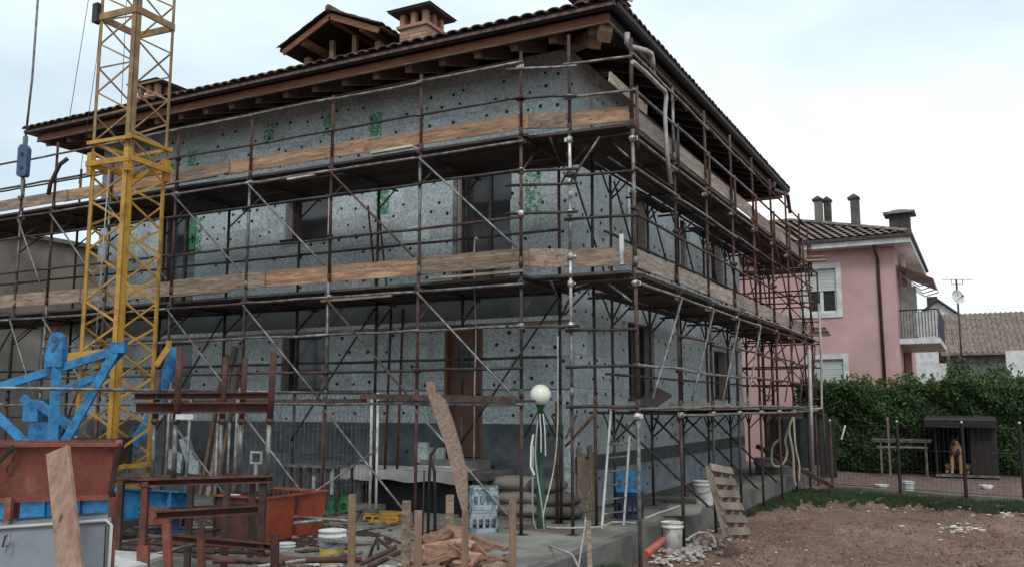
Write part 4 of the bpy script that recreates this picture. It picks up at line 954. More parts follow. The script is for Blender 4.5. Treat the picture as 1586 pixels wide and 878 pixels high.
mb = MB(); p = W(425, 905, 6.9); mb.beam(p, W(426, 826, 6.9), .055, .05, up=tuple(D_)); solo('red_stake', mb, m_rust, 'short red painted stake in front of the small white bucket', 'stake', p)

# silver poles standing behind the trestle
for k, (px0, pt, px1, pb, r) in enumerate(((337, 655, 332, 800, .02), (356, 655, 350, 800, .02), (372, 600, 362, 800, .018), (297, 600, 287, 735, .02), (265, 590, 255, 730, .022))):
    p = W(px1, pb, 11.3); mb = MB(); mb.tube([Vector((p.x, p.y, .002)), W(px0, pt, 11.4)], r, 8)
    solo('steel_pole', mb, m_galv, ['grey steel pole leaning behind the trestle, middle of three close together', 'grey steel pole leaning behind the trestle, right beside the red prop', 'thin long grey pole behind the trestle reaching above the fence top', 'grey pole behind the trestle under the white tag', 'grey pole beside the blue crane arm in front of the facade'][k], 'pole', p, 'steel poles leaning behind the trestle')

# ------------------------------------------------------------------ orange skip
SK = thing('orange_skip', 'open orange red steel skip with dark rust streaks right of the trestle', 'skip', (-2.4, -3.6, 0))
x1, y0, y1, z1 = -1.93, -4.15, -3.10, .50; x0 = -2.75
mb = MB(); mb.add([(x1, y0, z1), (x1-.05, y0+.03, .02), (x1-.05, y1-.03, .02), (x1, y1, z1), (x1-.02, y0, z1), (x1-.07, y0+.03, .02), (x1-.07, y1-.03, .02), (x1-.02, y1, z1)], [(0, 1, 2, 3), (7, 6, 5, 4), (0, 4, 5, 1), (2, 6, 7, 3)]); part('side_panel', mb, m_skip, SK)
mb = MB(); mb.box((x0, y0+.01, .03), (x0+.02, y1-.01, z1)); part('side_panel', mb, m_rust, SK)
mb = MB(); mb.box((x0+.022, y0+.03, .03), (x1-.07, y0+.05, z1-.01)); part('end_panel', mb, m_rust, SK)
mb = MB(); mb.box((x0+.022, y1-.05, .03), (x1-.07, y1-.03, z1-.01)); part('end_panel', mb, m_rust, SK)
mb = MB(); mb.box((x0+.022, y0+.052, .04), (x1-.072, y1-.052, .06)); part('floor_panel', mb, m_rust, SK)
mb = MB()
for yy in (y0+.5,): mb.beam((x1+.008, yy, z1), (x1-.035, yy, .03), .035, .02, up=(1, 0, 0))
part('rib', mb, m_rust, SK)
mb = MB(); mb.box((x1-.03, y0-.01, z1), (x1+.02, y1+.01, z1+.022)); mb.box((x0-.02, y0-.01, z1), (x1-.031, y0+.04, z1+.020)); mb.box((x0-.02, y1-.04, z1), (x1-.031, y1+.01, z1+.020)); part('rim', mb, m_skip, SK)
mb = MB(); mb.box((x1-.6, y0-.012, z1+.024), (x1-.45, y0+.05, z1+.032)); part('paint_splash', mb, m_white, SK)
mb = MB(); mb.tube([(-2.2, -3.5, .3), (-1.75, -2.4, .95)], .016, 8)
solo('galvanised_bar', mb, m_galv, 'pale bar sticking out of the orange skip at a slant', 'bar', (-2.2, -3.5, .3))

# odds and ends against the front wall behind the trestle
for k, (px, w_, zt, m) in enumerate(((318, .07, 2.45, m_rafter), (330, .09, 2.6, m_wood), (341, .07, 2.3, m_rafter))):
    p = sight(px, 700, y=-.35); mb = MB(); mb.beam((p.x, -.42, .002), (p.x+.1, -.05, zt), w_, .04, up=(0, -1, 0)); solo('upright_timber', mb, m, ['brown timber standing on the wall behind the trestle, leftmost of three', 'grey timber standing between the two brown ones behind the trestle', 'brown timber standing on the wall behind the trestle, rightmost of three'][k], 'timber', (p.x, -.42, 0), 'timbers standing against the wall')
WF = sight(398, 708, y=-.9); mb = MB()  # small white frame piece held up on a stick
for q in ((-.12, -.1, .12, -.07), (-.12, .07, .12, .1), (-.12, -.07, -.09, .07), (.09, -.07, .12, .07)): mb.box((WF.x+q[0], -.93, WF.z+q[1]), (WF.x+q[2], -.90, WF.z+q[3]))
mb.box((WF.x-.03, -.93, 0.002), (WF.x+.03, -.9, WF.z-.101)); solo('white_frame', mb, m_white, 'small white open frame on a stick behind the trestle', 'frame', WF)
for k, (px, py, w_, h_, a_) in enumerate(((268, 712, .5, .34, .25), (292, 700, .22, .55, -.35), (300, 722, .3, .25, .1), (516, 735, .62, .10, .02), (500, 752, .5, .3, 0), (655, 700, .2, .3, 0))):
    p = sight(px, py, y=-.25-.03*k); mb = MB(); mb.cbox((p.x, p.y, max(p.z, h_/2+.01)), (w_, .06, h_), (.12, a_, 0)); solo('insulation_offcut', mb, m_eps, ['wide grey insulation offcut leaning by the crane foot', 'narrow tilted insulation offcut left of the standing timbers', 'small insulation offcut at the foot of the standing timbers', 'long thin insulation strip fixed low on the plinth', 'square insulation offcut behind the orange skip', 'little insulation offcut near the hooked iron bar'][k], 'offcut', p)
ST = thing('work_table', 'dark low work table with thin legs behind the orange skip', 'table', (-3.35, -1.6, 0))
mb = MB(); mb.box((-3.9, -1.75, .66), (-2.85, -1.35, .69)); part('table_top', mb, m_galv, ST)
for x_ in (-3.87, -2.9):
    for y_ in (-1.73, -1.39): mb = MB(); mb.box((x_, y_, .002), (x_+.03, y_+.03, .659)); part('leg', mb, m_darkst, ST)
for k in range(6): mb = MB(); mb.box((-3.8+k*.17, -1.70, .2), (-3.72+k*.17, -1.67, .655)); part('hanging_strip', mb, m_darkst, ST)
# ------------------------------------------------------------------ buckets
def bucket(label, c, r, h, m=m_white, fill=None, band=None, lid=False, handle=True, group='plastic buckets', tp=.80):
    B_ = thing('bucket', label, 'bucket', c, group); c = Vector(c)
    mb = MB(); mb.lathe([(r*tp, 0), (r*(tp+.06), h*.25), (r*.95, h*.78), (r*.97, h*.8), (r*1.05, h*.805), (r*1.05, h*.86), (r*.99, h*.87), (r, h*.97), (r*1.04, h*.97), (r*1.04, h), (r*.96, h), (r*.94, h*.8), (r*.78, h*.03), (.001, h*.03)], c, 22); part('body', mb, m, B_)
    if band:
        mb = MB(); mb.lathe([(r*.828+.002, h*.08), (r*.902+.002, h*.5)], c, 22); part('label_band', mb, band, B_)
    if fill:
        mb = MB(); mb.lathe([(.001, h*.92), (r*.5, h*.9), (r*.93, h*.86)], c, 14)
        for _ in range(9): a_ = random.random()*6.3; q = random.random()*r*.7; mb.rock(c+Vector((q*math.cos(a_), q*math.sin(a_), h*.92)), r*.22)
        part('contents', mb, fill, B_)
    if handle:
        mb = MB(); mb.tube([c+Vector((r*1.05*math.cos(t), r*1.05*math.sin(t)*.9-.005, h*.84-r*.75*math.sin(-t))) for t in np.linspace(-math.pi, 0, 11)], .004, 5); part('handle', mb, m_galv, B_)
    return B_
m_yband = mat('yellow_label', (.72, .50, .10), (.62, .42, .08), .6, 4, bump=0)
BK = bucket('large white plastic bucket with a yellow lower label in front of the orange skip', (-.47, -4.80, 0), .135, .335, band=m_yband)
def text(name, body, loc, rot, size, m, parent, ext=.001):
    cu = bpy.data.curves.new(name, 'FONT'); cu.body = body; cu.size = size; cu.extrude = ext; cu.align_x = 'CENTER'; cu.resolution_u = 2
    o = bpy.data.objects.new(name, cu); me = bpy.data.meshes.new_from_object(o); bpy.data.objects.remove(o)
    me.materials.append(m); return inst(name, me, parent, loc, rot)
text('lettering', '17 PRO', Vector((-.47, -4.80, .205))-D_*.132+U_*.03, (R(90), 0, YAW), .045, m_iron, BK)
bucket('small white bucket with a dark wire handle beside the red stake', (-1.03, -4.83, 0), .092, .175)
bucket('tall white bucket on the pavement by the side wall, behind the leaning pallet', sight(1091, 781, z=0), .165, .37, m_dirtyw)
bucket('white bucket filled with dark rubble standing in the dirt by the kerb', sight(1042, 852, z=GZ), .145, .37, m_dirtyw, fill=m_clod, handle=False, tp=.68)
bucket('small white bucket against the dark fence post of the dog run', sight(1408, 764, z=GZ)+Vector((0, -.05, 0)), .125, .27, m_white, handle=False)

# ------------------------------------------------------------------ stakes and boards at the bottom edge
for k, (px, pt, d, w_, lab, m) in enumerate(((545, 765, 6.9, .052, 'dark wooden stake just right of the white and yellow bucket', m_rafter),
        (629, 775, 6.9, .062, 'greyish wooden stake left of the broken plank pile, next to a browner one', m_wood),
        (647, 790, 6.5, .052, 'brown square stake just left of the broken plank pile', mat('brown_stake', (.26, .165, .12), (.16, .10, .075), .85, 3, stretch=(5, 5, .6), fine=.2)),
        (696, 766, 7.6, .065, 'short grey stake standing behind the broken planks', m_wood),
        (720, 790, 6.45, .048, 'narrow stake at the foot of the tall leaning board', mat('brown_stake', (.3, .17, .12))),
        (793, 768, 6.5, .052, 'square stake between the milk crates and the green lamp post', mat('brown_stake', (.3, .17, .12))))):
    p = W(px, 878, d); q = W(px+1, pt, d); mb = MB(); mb.beam(Vector((p.x, p.y, GZ-.05)), q, w_, w_*.7, up=tuple(D_)); solo('wooden_stake', mb, m, lab, 'stake', Vector((p.x, p.y, GZ)), 'wooden stakes along the bottom edge')
mb = MB(); p = sight(1000, 878, d=9.1); 
pA, pB = sight(911, 805, d=8.2), sight(917, 900, d=8.0); mb.beam(Vector((pB.x, pB.y, GZ-.05)), pA, .04, .03, up=tuple(D_)); solo('wooden_stake', mb, m_wood, 'thin pale stake in the grass beside the kerb corner', 'stake', pB)
# tall warped board
rows_ = [(590, 659, 671, 10.3), (608, 661, 676, 10.25), (618, 665, 689, 10.2), (650, 676, 700, 9.9), (690, 690, 712, 9.5), (730, 700, 722, 9.1), (765, 708, 723, 8.7), (792, 716, 722, 8.4), (815, 717, 722, 8.2)]
mb = MB(); n = len(rows_); fr = [(W(a_, y_, d), W(b_, y_, d)) for y_, a_, b_, d in rows_]
vs = [v for a_, b_ in fr for v in (a_, b_)]+[v+D_*.035+U_*.012 for a_, b_ in fr for v in (a_, b_)]
fs = [(2*i, 2*i+2, 2*i+3, 2*i+1) for i in range(n-1)]+[(2*n+2*i+1, 2*n+2*i+3, 2*n+2*i+2, 2*n+2*i) for i in range(n-1)]
fs += [(2*i, 2*n+2*i, 2*n+2*i+2, 2*i+2) for i in range(n-1)]+[(2*i+3, 2*n+2*i+3, 2*n+2*i+1, 2*i+1) for i in range(n-1)]+[(0, 1, 2*n+1, 2*n), (2*n-2, 4*n-2, 4*n-1, 2*n-1)]
mb.add(vs, fs); solo('tall_board', mb, mat('warped_board', (.21, .145, .11), (.12, .08, .062), .85, 2.2, stretch=(14, 14, 1.), fine=.22), 'tall warped brown board leaning on the scaffold in front of the brown door', 'board', W(700, 800, 8.3))
# pile of broken orange planks
m_scrap = mat('broken_plank', (.36, .20, .125), (.19, .10, .065), .85, 3, stretch=(2, 7, 7), bump=.3, rnd=.45, fine=.25)
sc = [((662, 858, 7.2), (708, 815, 7.5), .16, 'flat broken plank at the left of the orange scrap pile'), ((668, 868, 7.0), (722, 826, 7.3), .15, 'broken plank rising to the top of the orange scrap pile'), ((655, 862, 6.9), (700, 862, 6.9), .2, 'short squared plank end at the bottom left of the scrap pile'),
      ((700, 870, 6.9), (755, 845, 7.3), .18, 'splintered plank at the right of the orange scrap pile'), ((722, 828, 7.5), (785, 850, 7.4), .10, 'narrow board sloping down to the white sack'), ((690, 862, 6.8), (738, 868, 6.7), .2, 'dark red plank lying in front of the orange scrap pile'),
      ((655, 838, 7.6), (690, 826, 7.7), .12, 'small plank behind the orange scrap pile'), ((640, 872, 6.9), (672, 852, 7.1), .12, 'short offcut next to the brown square stake'), ((730, 862, 7.1), (765, 846, 7.5), .14, 'thick offcut at the right end of the scrap pile'), ((648, 850, 7.1), (716, 838, 7.0), .09, 'long narrow plank lying across the front of the scrap pile'), ((672, 846, 7.2), (700, 822, 7.25), .07, 'thin split plank near the top of the scrap pile'), ((706, 858, 6.9), (730, 838, 7.2), .08, 'split plank standing up in the middle of the scrap pile'), ((660, 872, 6.7), (712, 856, 6.75), .10, 'plank nearest the camera in the scrap pile')]
for k, (p, q, w_, lab) in enumerate(sc):
    mb = MB(); P_, Q_ = W(*p), W(*q); mb.beam(P_, Q_, w_, .028, roll=random.uniform(-.5, .5), up=(0, -.4, .9)); solo('broken_plank', mb, m_scrap, lab, 'plank', P_, 'broken planks in the scrap pile')
mb = MB()
for _ in range(70):
    c = W(random.gauss(705, 36), random.gauss(868, 9), random.uniform(6.7, 7.5)); dd = Vector((random.gauss(0, 1), random.gauss(0, 1), random.gauss(0, .4))).normalized()*random.uniform(.05, .16); mb.beam(c-dd, c+dd, random.uniform(.01, .04), .012)
stuff('wood_splinters', mb, m_scrap, 'loose splinters and chips under the orange scrap pile', 'splinters', W(705, 870, 7))
mb = MB()
for _ in range(70):
    c = W(random.gauss(705, 32), random.gauss(890, 8), random.uniform(6.5, 7.8)); mb.rock((c.x, c.y, max(c.z, GZ+.05)), .12, (1, 1, .5))
stuff('rubble_heap', mb, m_clod, 'dark earth and rubble under the broken planks at the bottom edge', 'rubble', W(705, 890, 7))
def lump(c, sx, sy, sz_, m, name, label, cat, n=16, amp=.16, seed=1, rot=0, group=None, flat=True):
    """sack-like body with creases"""
    rr = random.Random(seed); ph = [rr.uniform(0, 6.28) for _ in range(8)]; vs = []; nl = 10
    for i in range(nl+1):
        t = math.pi*i/nl
        for k in range(n):
            a_ = 2*math.pi*k/n; x = math.sin(t)*math.cos(a_); y = math.sin(t)*math.sin(a_); z = -math.cos(t)
            e = 1+amp*(math.sin(3*a_+ph[0]+2*z)+.6*math.sin(5*a_+ph[1]-3*z)+.5*math.sin(7*z+ph[2]+a_))/2
            x = math.copysign(abs(x)**.75, x); y = math.copysign(abs(y)**.75, y)
            vs.append(Vector((x*sx*e, y*sy*e, max(z*sz_*e, -sz_*.9))))
    M = Matrix.Rotation(rot, 3, 'Z'); c = Vector(c); mb = MB()
    mb.add([M@v+c+Vector((0, 0, sz_*.9)) for v in vs], [(i*n+k, i*n+(k+1) % n, (i+1)*n+(k+1) % n, (i+1)*n+k) for i in range(nl) for k in range(n)], True)
    return solo(name, mb, m, label, cat, c, group)
lump(Vector((*W(800, 900, 7.0).xy, GZ)), .34, .24, .22, m_foil, 'white_sack', 'crumpled white plastic sack at the bottom edge right of the scrap pile', 'sack', seed=3, rot=.9)
lump(Vector((*W(765, 880, 7.1).xy, GZ+.1)), .15, .15, .20, m_iron, 'black_bag', 'small black bag between the broken planks and the white sack', 'bag', seed=5)
# dark pipes and angle bars lying at the lower left
for k, (p, q, r, m) in enumerate((((560, 872, 7.4), (612, 848, 8.2), .022, m_rust), ((572, 878, 7.2), (618, 855, 8.0), .022, m_rbrown), ((300, 860, 7.6), (440, 872, 7.2), .02, m_rbrown), ((330, 868, 7.4), (560, 866, 7.5), .025, m_rust), ((395, 878, 7.1), (560, 855, 7.9), .018, m_galv), ((455, 810, 9.9), (545, 800, 10.4), .02, m_galv), ((455, 800, 10.3), (540, 806, 10.0), .02, m_galv))):
    P_, Q_ = W(*p), W(*q); mb = MB(); mb.tube([P_, Q_], r, 8)
    solo('loose_tube', mb, m, ['rust red tube lying left of the brown stakes', 'brown tube lying nearest the brown stakes', 'brown tube lying under the trestle', 'long rusty tube on the ground below the white bucket', 'thin grey tube lying beside the bucket with the yellow label', 'grey tube lying right of the orange skip, upper one', 'grey tube lying right of the orange skip, lower one'][k], 'tube', P_, 'loose tubes on the ground')
mb = MB(); 
for a_, b_ in (((584, 832), (568, 870)), ((584, 832), (586, 850)), ((584, 832), (607, 852)), ((572, 868), (577, 845))): mb.tube([W(*a_, 8.3), W(*b_, 8.2)], .013, 6)
solo('iron_stand', mb, m_iron, 'small bent iron tripod stand on the concrete left of the stakes', 'stand', W(584, 860, 8.3))
mb = MB()
for _ in range(420):
    c = W(random.uniform(185, 640), random.uniform(845, 905), random.uniform(7.2, 9.)); c.z = .02 if c.y > -5.25 else GZ+.03; mb.rock(c, random.uniform(.015, .05), (1, 1, .5))
stuff('yard_rubble', mb, m_stone, 'scattered rubble and offcuts over the yard floor at lower left', 'rubble', W(400, 860, 8))
for k, (px, py, d, w_, l_, an) in enumerate(((200, 862, 7.8, .3, .5, .3), (190, 872, 7.4, .2, .4, -.2), (545, 835, 9, .25, .6, .5), (470, 862, 8.5, .15, .5, .1))):
    c = W(px, py, d); c.z = max(c.z, .03); mb = MB(); mb.cbox(c, (l_, w_, .03), (0, .05, an)); solo('concrete_slab', mb, m_wframe if k < 2 else m_conc, ['pale slab piece under the trestle at far left, upper', 'pale slab piece under the trestle at far left, lower', 'flat grey slab beside the fence foot', 'flat slab piece behind the yellow labelled bucket'][k], 'slab', c)

# dark mud over the yard floor at the left
mb = MB(); o_ = []
N_ = 40
for i in range(N_):
    a_ = 2*math.pi*i/N_; r_ = 1+.12*math.sin(3*a_+1)+.07*math.sin(7*a_)+.04*math.sin(13*a_); o_.append((-4.6+3.3*r_*math.cos(a_), -3.7+1.9*r_*math.sin(a_), .008))
mb.add([(-4.6, -3.7, .03)]+o_, [(0, i+1, (i+1) % N_+1) for i in range(N_)])
struct('mud', mb, mat('dark_mud', (.07, .055, .045), (.035, .028, .025), .8, 2.2, bump=.5, fine=.3))
mb = MB()
for _ in range(900):
    c = Vector((random.uniform(-7.5, -.6), random.uniform(-5.2, -1.8), .02)); mb.rock(c, random.choice((.012, .02, .035, .05))*random.uniform(.6, 1.3), (1, 1, .5))
stuff('mud_clods', mb, m_clod, 'dark clods and crumbs over the muddy yard around the trestle', 'clods')
for k, (x, y, l, r_, m, a_) in enumerate(((-1.6, -4.9, 1.2, .018, m_rbrown, .3), (-2.3, -5.0, 1.5, .02, m_rust, .1), (-3.0, -4.7, 1.4, .018, m_galv, -.2), (-.9, -4.6, .9, .016, m_rbrown, .6), (-3.4, -3.9, 1.3, .02, m_galv, .5), (-1.2, -3.2, 1.0, .018, m_galv, 1.2), (-2.6, -5.2, 1.6, .022, m_rbrown, .25))):
    mb = MB(); d_ = Vector((math.cos(a_), math.sin(a_), 0)); c = Vector((x, y, .05+.02*(k % 3))); mb.tube([c-d_*l/2, c+d_*l/2+_u*.05*(k % 2)], r_, 8)
    solo('loose_tube', mb, m, ['brown tube lying in the mud below the small white bucket', 'rust red tube lying nearly level in the mud under the skip corner', 'grey tube lying in the mud under the trestle', 'short brown tube lying just left of the yellow labelled bucket', 'grey tube lying in the mud behind the trestle legs', 'grey tube lying on the concrete between skip and stakes', 'brown tube nearest the bottom edge under the trestle'][k], 'tube', c, 'tubes lying in the mud')
# ------------------------------------------------------------------ crates
def crate(label, c, w_, dpt, h, m, rot, cat='crate', group=None, name='milk_crate'):
    C_ = thing(name, label, cat, c, group); c = Vector(c); M = Matrix.Translation(c)@Matrix.Rotation(rot, 4, 'Z')
    for s in range(4):
        Ms = M@Matrix.Rotation(s*math.pi/2, 4, 'Z'); a_, b_ = (w_, dpt) if s % 2 == 0 else (dpt, w_); mb = MB(); y = -b_/2
        mb.box((-a_/2, y, 0), (a_/2, y+.012, h*.22), Ms); mb.box((-a_/2, y, h*.62), (a_/2, y+.012, h*.9), Ms); mb.box((-a_/2-.008, y-.008, h*.902), (a_/2+.008, y+.02, h), Ms)
        for k in range(5):
            x = -a_/2+(a_-.03)*k/4; mb.box((x, y-.004, h*.222), (x+.03, y+.010, h*.618), Ms)
        part('crate_side', mb, m, C_)
    mb = MB(); mb.box((-w_/2+.014, -dpt/2+.014, .01), (w_/2-.014, dpt/2-.014, .03), M); part('crate_bottom', mb, m, C_); return C_
m_crate = mat('grey_blue_crate', (.30, .36, .40), (.12, .15, .17), .7, 9, bump=.1, lo=.42, hi=.52, fine=.2)
cp = sight(749, 822, z=0)
crate('grey plastic crate on the pavement, bottom of the stack of two', cp, .34, .34, .27, m_crate, .55, group='stacked grey crates')
crate('grey plastic crate on top of the stack of two', cp+Vector((0, 0, .275)), .34, .34, .27, m_crate, .62, group='stacked grey crates')
crate('yellow plastic crate lying low on the pavement under the landing', sight(596, 806, z=0), .5, .3, .11, m_yel, .25)
crate('green plastic crate behind the orange skip', sight(521, 793, z=0), .5, .35, .24, m_green, .9)
# blue bottle crates by the side wall
bp = sight(979, 803, z=0)+Vector((-.05, .05, 0))
crate('light blue crate on top of a dark blue one behind the ladder', bp+Vector((0, 0, .36)), .32, .26, .27, m_blue, .1)
crate('dark blue crate standing on the pavement under the light blue one', bp, .32, .28, .35, mat('navy_crate', (.025, .04, .085), (.015, .022, .05), .6, 6), .1)
# bent black bars
for k, (pts, r) in enumerate((([(663, 800), (665, 735), (667, 705), (678, 689), (697, 687)], .017), ([(675, 800), (673, 730), (668, 712)], .017), ([(655, 770), (657, 728)], .009))):
    d = 9.9; q = [W(x, y, d) for x, y in pts]; q[0].z = .003; mb = MB(); mb.tube(q, r, 6); solo('iron_bar', mb, m_iron, ['black iron bar with a curved hooked top, left of the milk crates', 'straight black iron bar beside the hooked one', 'thin dark rod left of the hooked iron bar'][k], 'bar', q[0])
mb = MB(); c = sight(678, 722, y=-1.3); mb.cbox(c, (.75, .03, .02)); solo('white_batten', mb, m_foil, 'short white batten lying on the landing edge in front of the door', 'batten', c)
for k, (px, py, s_) in enumerate(((640, 718, .24), (660, 716, .16))):
    c = sight(px, py+14, y=-.6); c.z = .72; mb = MB(); mb.box((c.x-s_/2, -.25, .61), (c.x+s_/2, -.19, .61+.3)); solo('insulation_offcut', mb, m_eps, ['grey insulation offcut leaning on the wall above the landing, left one', 'small insulation offcut right of the larger one above the landing'][k], 'offcut', (c.x, -.2, .61))
# sacks by the wall
for k, (px, py, z, s_) in enumerate(((800, 800, 0, .42), (862, 802, 0, .40), (795, 790, .17, .42), (858, 790, .16, .36), (790, 786, .35, .48), (840, 775, .34, .3))):
    c = sight(px, 805, z=0)+Vector((-.1, .55 if px < 830 else .3, 0)); c.y = min(c.y, -.42)
    lump((c.x, c.y, z+.004), s_, .25, .105, m_concd if k % 2 else mat('cement_sack', (.35, .33, .28), (.24, .22, .19), .9, 3, bump=.2), 'cement_sack', ['cement sack at the bottom left of the stack by the wall', 'cement sack at the bottom right near the house corner', 'second cement sack up in the left stack', 'upper cement sack in the right stack near the corner', 'topmost long sack of the left stack beside the steps', 'upper sack bridging the two stacks'][k], 'sack', seed=10+k, amp=.10, group='cement sacks by the wall')
mb = MB(); c = sight(800, 790, z=.0); mb.prism([(0, 0), (.5, -.25), (.55, -.20), (.1, .12)], c+Vector((-.2, -.3, .45)), U_, (0, 0, 1), D_*.03); solo('wood_offcut', mb, m_foil, 'pale board offcut propped right of the milk crates', 'offcut', c)
mb = MB(); c = sight(795, 800, z=0); mb.cbox(c+Vector((-.1, .2, .17)), (.35, .3, .33), (0, 0, .3)); solo('red_box', mb, m_hopper, 'dark red box between the milk crates and the red scaffold pole', 'box', c)
mb = MB(); mb.box((-2.95, -1.35, .003), (-2.55, -1.0, .12)); solo('grey_block', mb, m_conc, 'low concrete block on the pavement under the landing', 'block', (-2.75, -1.2, 0))

# ------------------------------------------------------------------ garden lamp with hoses
lp = sight(838, 818, z=0); 
GL = thing('garden_lamp', 'green lamp post with a white glass globe standing in a square hole in the pavement', 'lamp', lp)
top = sight(832, 626, d=(lp-CAM).dot(_h))
mb = MB(); mb.lathe([(.055, .0), (.055, .55), (.035, .62), (.032, top.z-.05), (.05, top.z-.04), (.06, top.z+.0)], (lp.x, lp.y, 0), 14); part('post', mb, m_post, GL)
mb = MB(); mb.lathe([(.06, .9), (.06, .94)], (lp.x, lp.y, .25), 14); part('clamp', mb, m_post, GL)
m_globe = mat('opal_globe', (.80, .79, .72), (.76, .75, .68), .25, 2, bump=0)
mb = MB(); mb.ball((lp.x, lp.y, top.z+.125), .135, 28); part('globe', mb, m_globe, GL)
for s in (-1, 1): mb = MB(); mb.tube([Vector((lp.x, lp.y, top.z-.08))+U_*.03*s, Vector((lp.x, lp.y, top.z-.42))+U_*.2*s+D_*.3], .010, 6); part('strut', mb, m_iron, GL)
mb = MB(); mb.box((lp.x-.42, lp.y-.24, -.001), (lp.x+.42, lp.y+.26, .006)); solo('earth_pit', mb, m_clod, 'square earth pit in the pavement at the foot of the green lamp post', 'pit', (lp.x, lp.y, 0))
dl = (lp-CAM).dot(_h)
def hose(label, pts, d, r, m, name='hose', flat=None):
    q = [W(x, y, d if not isinstance(d, (list, tuple)) else d[i]) for i, (x, y) in enumerate(pts)]
    # smooth with Catmull-Rom
    out = []
    for i in range(len(q)-1):
        a_, b_, c_, e_ = q[max(i-1, 0)], q[i], q[i+1], q[min(i+2, len(q)-1)]
        for t in (0, .25, .5, .75): out.append(.5*((2*b_)+(c_-a_)*t+(2*a_-5*b_+4*c_-e_)*t*t+(3*b_-a_-3*c_+e_)*t**3))
    out.append(q[-1]); mb = MB(); mb.tube(out, r, 6); return solo(name, mb, m, label, 'hose' if name == 'hose' else 'cable', q[0])
hose('white cable looping down left of the lamp post and over the pavement', [(826, 690), (825, 740), (825, 780), (828, 812), (842, 838), (865, 850), (885, 858), (897, 880)], [dl-.1]*3+[dl-.05, dl-.35, 9.0, 8.6, 7.9], .011, m_hosew, 'cable')
hose('white cable running close down the right of the lamp post', [(833, 650), (829, 700), (833, 740), (840, 790), (844, 834)], dl-.09, .011, m_hosew, 'cable')
hose('pale cable hanging from the scaffold right of the lamp post down to the ground', [(864, 520), (864, 640), (861, 700), (855, 740), (845, 780), (841, 800)], [10.9]*4+[10.7, 10.5], .009, m_hosew, 'cable')
hose('white cable lying along the pavement from the lamp to the ladder', [(846, 815), (870, 817), (920, 816), (940, 812), (950, 808), (985, 809)], [10.5, 10.5, 10.6, 10.8, 11.0, 10.9], .010, m_hosew, 'cable')
hose('cable rising from the kerb corner in front of the house corner', [(896, 880), (900, 850), (905, 820), (907, 800)], [8.1, 8.8, 9.6, 10.0], .009, m_hosew, 'cable')
hose('long pale cable hanging straight down in front of the door from the middle deck', [(741, 372), (735, 374), (735, 450), (737, 520), (735, 600), (734, 720)], 12.2, .010, m_hosew, 'cable')
for k, (pts, lab) in enumerate((([(841, 640), (844, 665), (845, 705)], 'white tape strip hanging at the right of the lamp post'), ([(836, 640), (838, 670), (838, 700)], 'white tape strip hanging close to the lamp post'), ([(826, 672), (823, 690), (822, 722), (828, 735)], 'crumpled white tape tied on the left of the lamp post'))):
    mb = MB(); q = [W(x, y, dl-.12) for x, y in pts]
    for a_, b_ in zip(q, q[1:]): mb.beam(a_, b_, .014 if k < 2 else .026, .006, up=tuple(D_))
    solo('tape_strip', mb, m_white, lab, 'tape', q[0], 'white tape on the lamp post')

# ------------------------------------------------------------------ ladder and things along the side wall
LA = thing('ladder', 'white metal ladder leaning on the low scaffold deck near the house corner', 'ladder', sight(948, 815, z=0))
r0, r1 = (sight(932, 818, z=0), sight(946, 636, y=-.45)), (sight(966, 812, z=0), sight(975, 674, y=-.6))
for a_, b_ in (r0, r1): mb = MB(); mb.beam(a_, b_, .028, .022, up=tuple(D_)); part('side_rail', mb, m_wframe, LA)
for t in np.linspace(.15, .92, 6):
    a_ = r0[0].lerp(r0[1], t*.76); b_ = r1[0].lerp(r1[1], t); mb = MB(); mb.tube([a_, b_], .012, 6); part('rung', mb, m_galv, LA)
mb = MB()
for k in range(5): mb.box((.012, -.02+.12*k, .01), (.03+.01*(k % 2), .085+.12*k, 1.1-.12*(k % 3))) if 0 else mb.box((.016, .10+.14*k, .01), (.034, .225+.14*k, .95-.1*(k % 3)))
solo('leaning_boards', mb, m_wood, 'weathered grey boards standing against the side wall behind the ladder', 'boards', (.03, .4, 0))
PA = thing('leaning_pallet', 'weathered wooden pallet leaning on the scaffold pole at the kerb', 'pallet', sight(1120, 825, z=GZ))
m_pal = mat('weathered_pallet', (.22, .175, .14), (.13, .10, .08), .9, 3, bump=.3, rnd=.25, fine=.2)
pq = [W(1096, 722, 11.9), W(1125, 832, 11.4), W(1150, 826, 11.9), W(1128, 726, 12.4)]
eu = (pq[3]-pq[0]); ev = (pq[1]-pq[0]); nn = eu.cross(ev).normalized()
for t in (0.02, .5, .96): mb = MB(); mb.beam(pq[0]+eu*t*.95, pq[0]+eu*t*.95+ev*1.0, .05, .07, up=tuple(nn)); part('bearer', mb, m_pal, PA)
for t in (.05, .22, .40, .58, .76, .93): mb = MB(); mb.beam(pq[0]+ev*t-eu*.04-nn*.05+Vector((0, 0, random.gauss(0, .01))), pq[0]+ev*t+eu*1.0-nn*.05, .10, .02, up=tuple(nn)); part('slat', mb, m_pal, PA)
mb = MB(); p, q = W(1000, 858, 10.2), W(1027, 836, 10.6); mb.tube([p, q], .045, 14); solo('red_pipe', mb, mat('orange_red_plastic', (.40, .095, .06), (.30, .08, .055), .45, 3, bump=0), 'short orange red plastic pipe lying against the kerb', 'pipe', p)
mb = MB(); p = sight(1078, 815, z=GZ); mb.cbox(p+Vector((-.2, .3, .18)), (.75, .5, .36), (0, .08, .3)); solo('concrete_block', mb, m_concd, 'broken concrete block lying tilted at the kerb left of the pallet', 'block', p)
mb = MB(); p = sight(1060, 800, z=0); mb.cbox(p+Vector((-.1, .3, .06)), (.5, .9, .025), (.05, -.05, .2)); solo('flat_board', mb, m_conc, 'flat grey board lying on the pavement edge left of the pallet', 'board', p)
mb = MB()
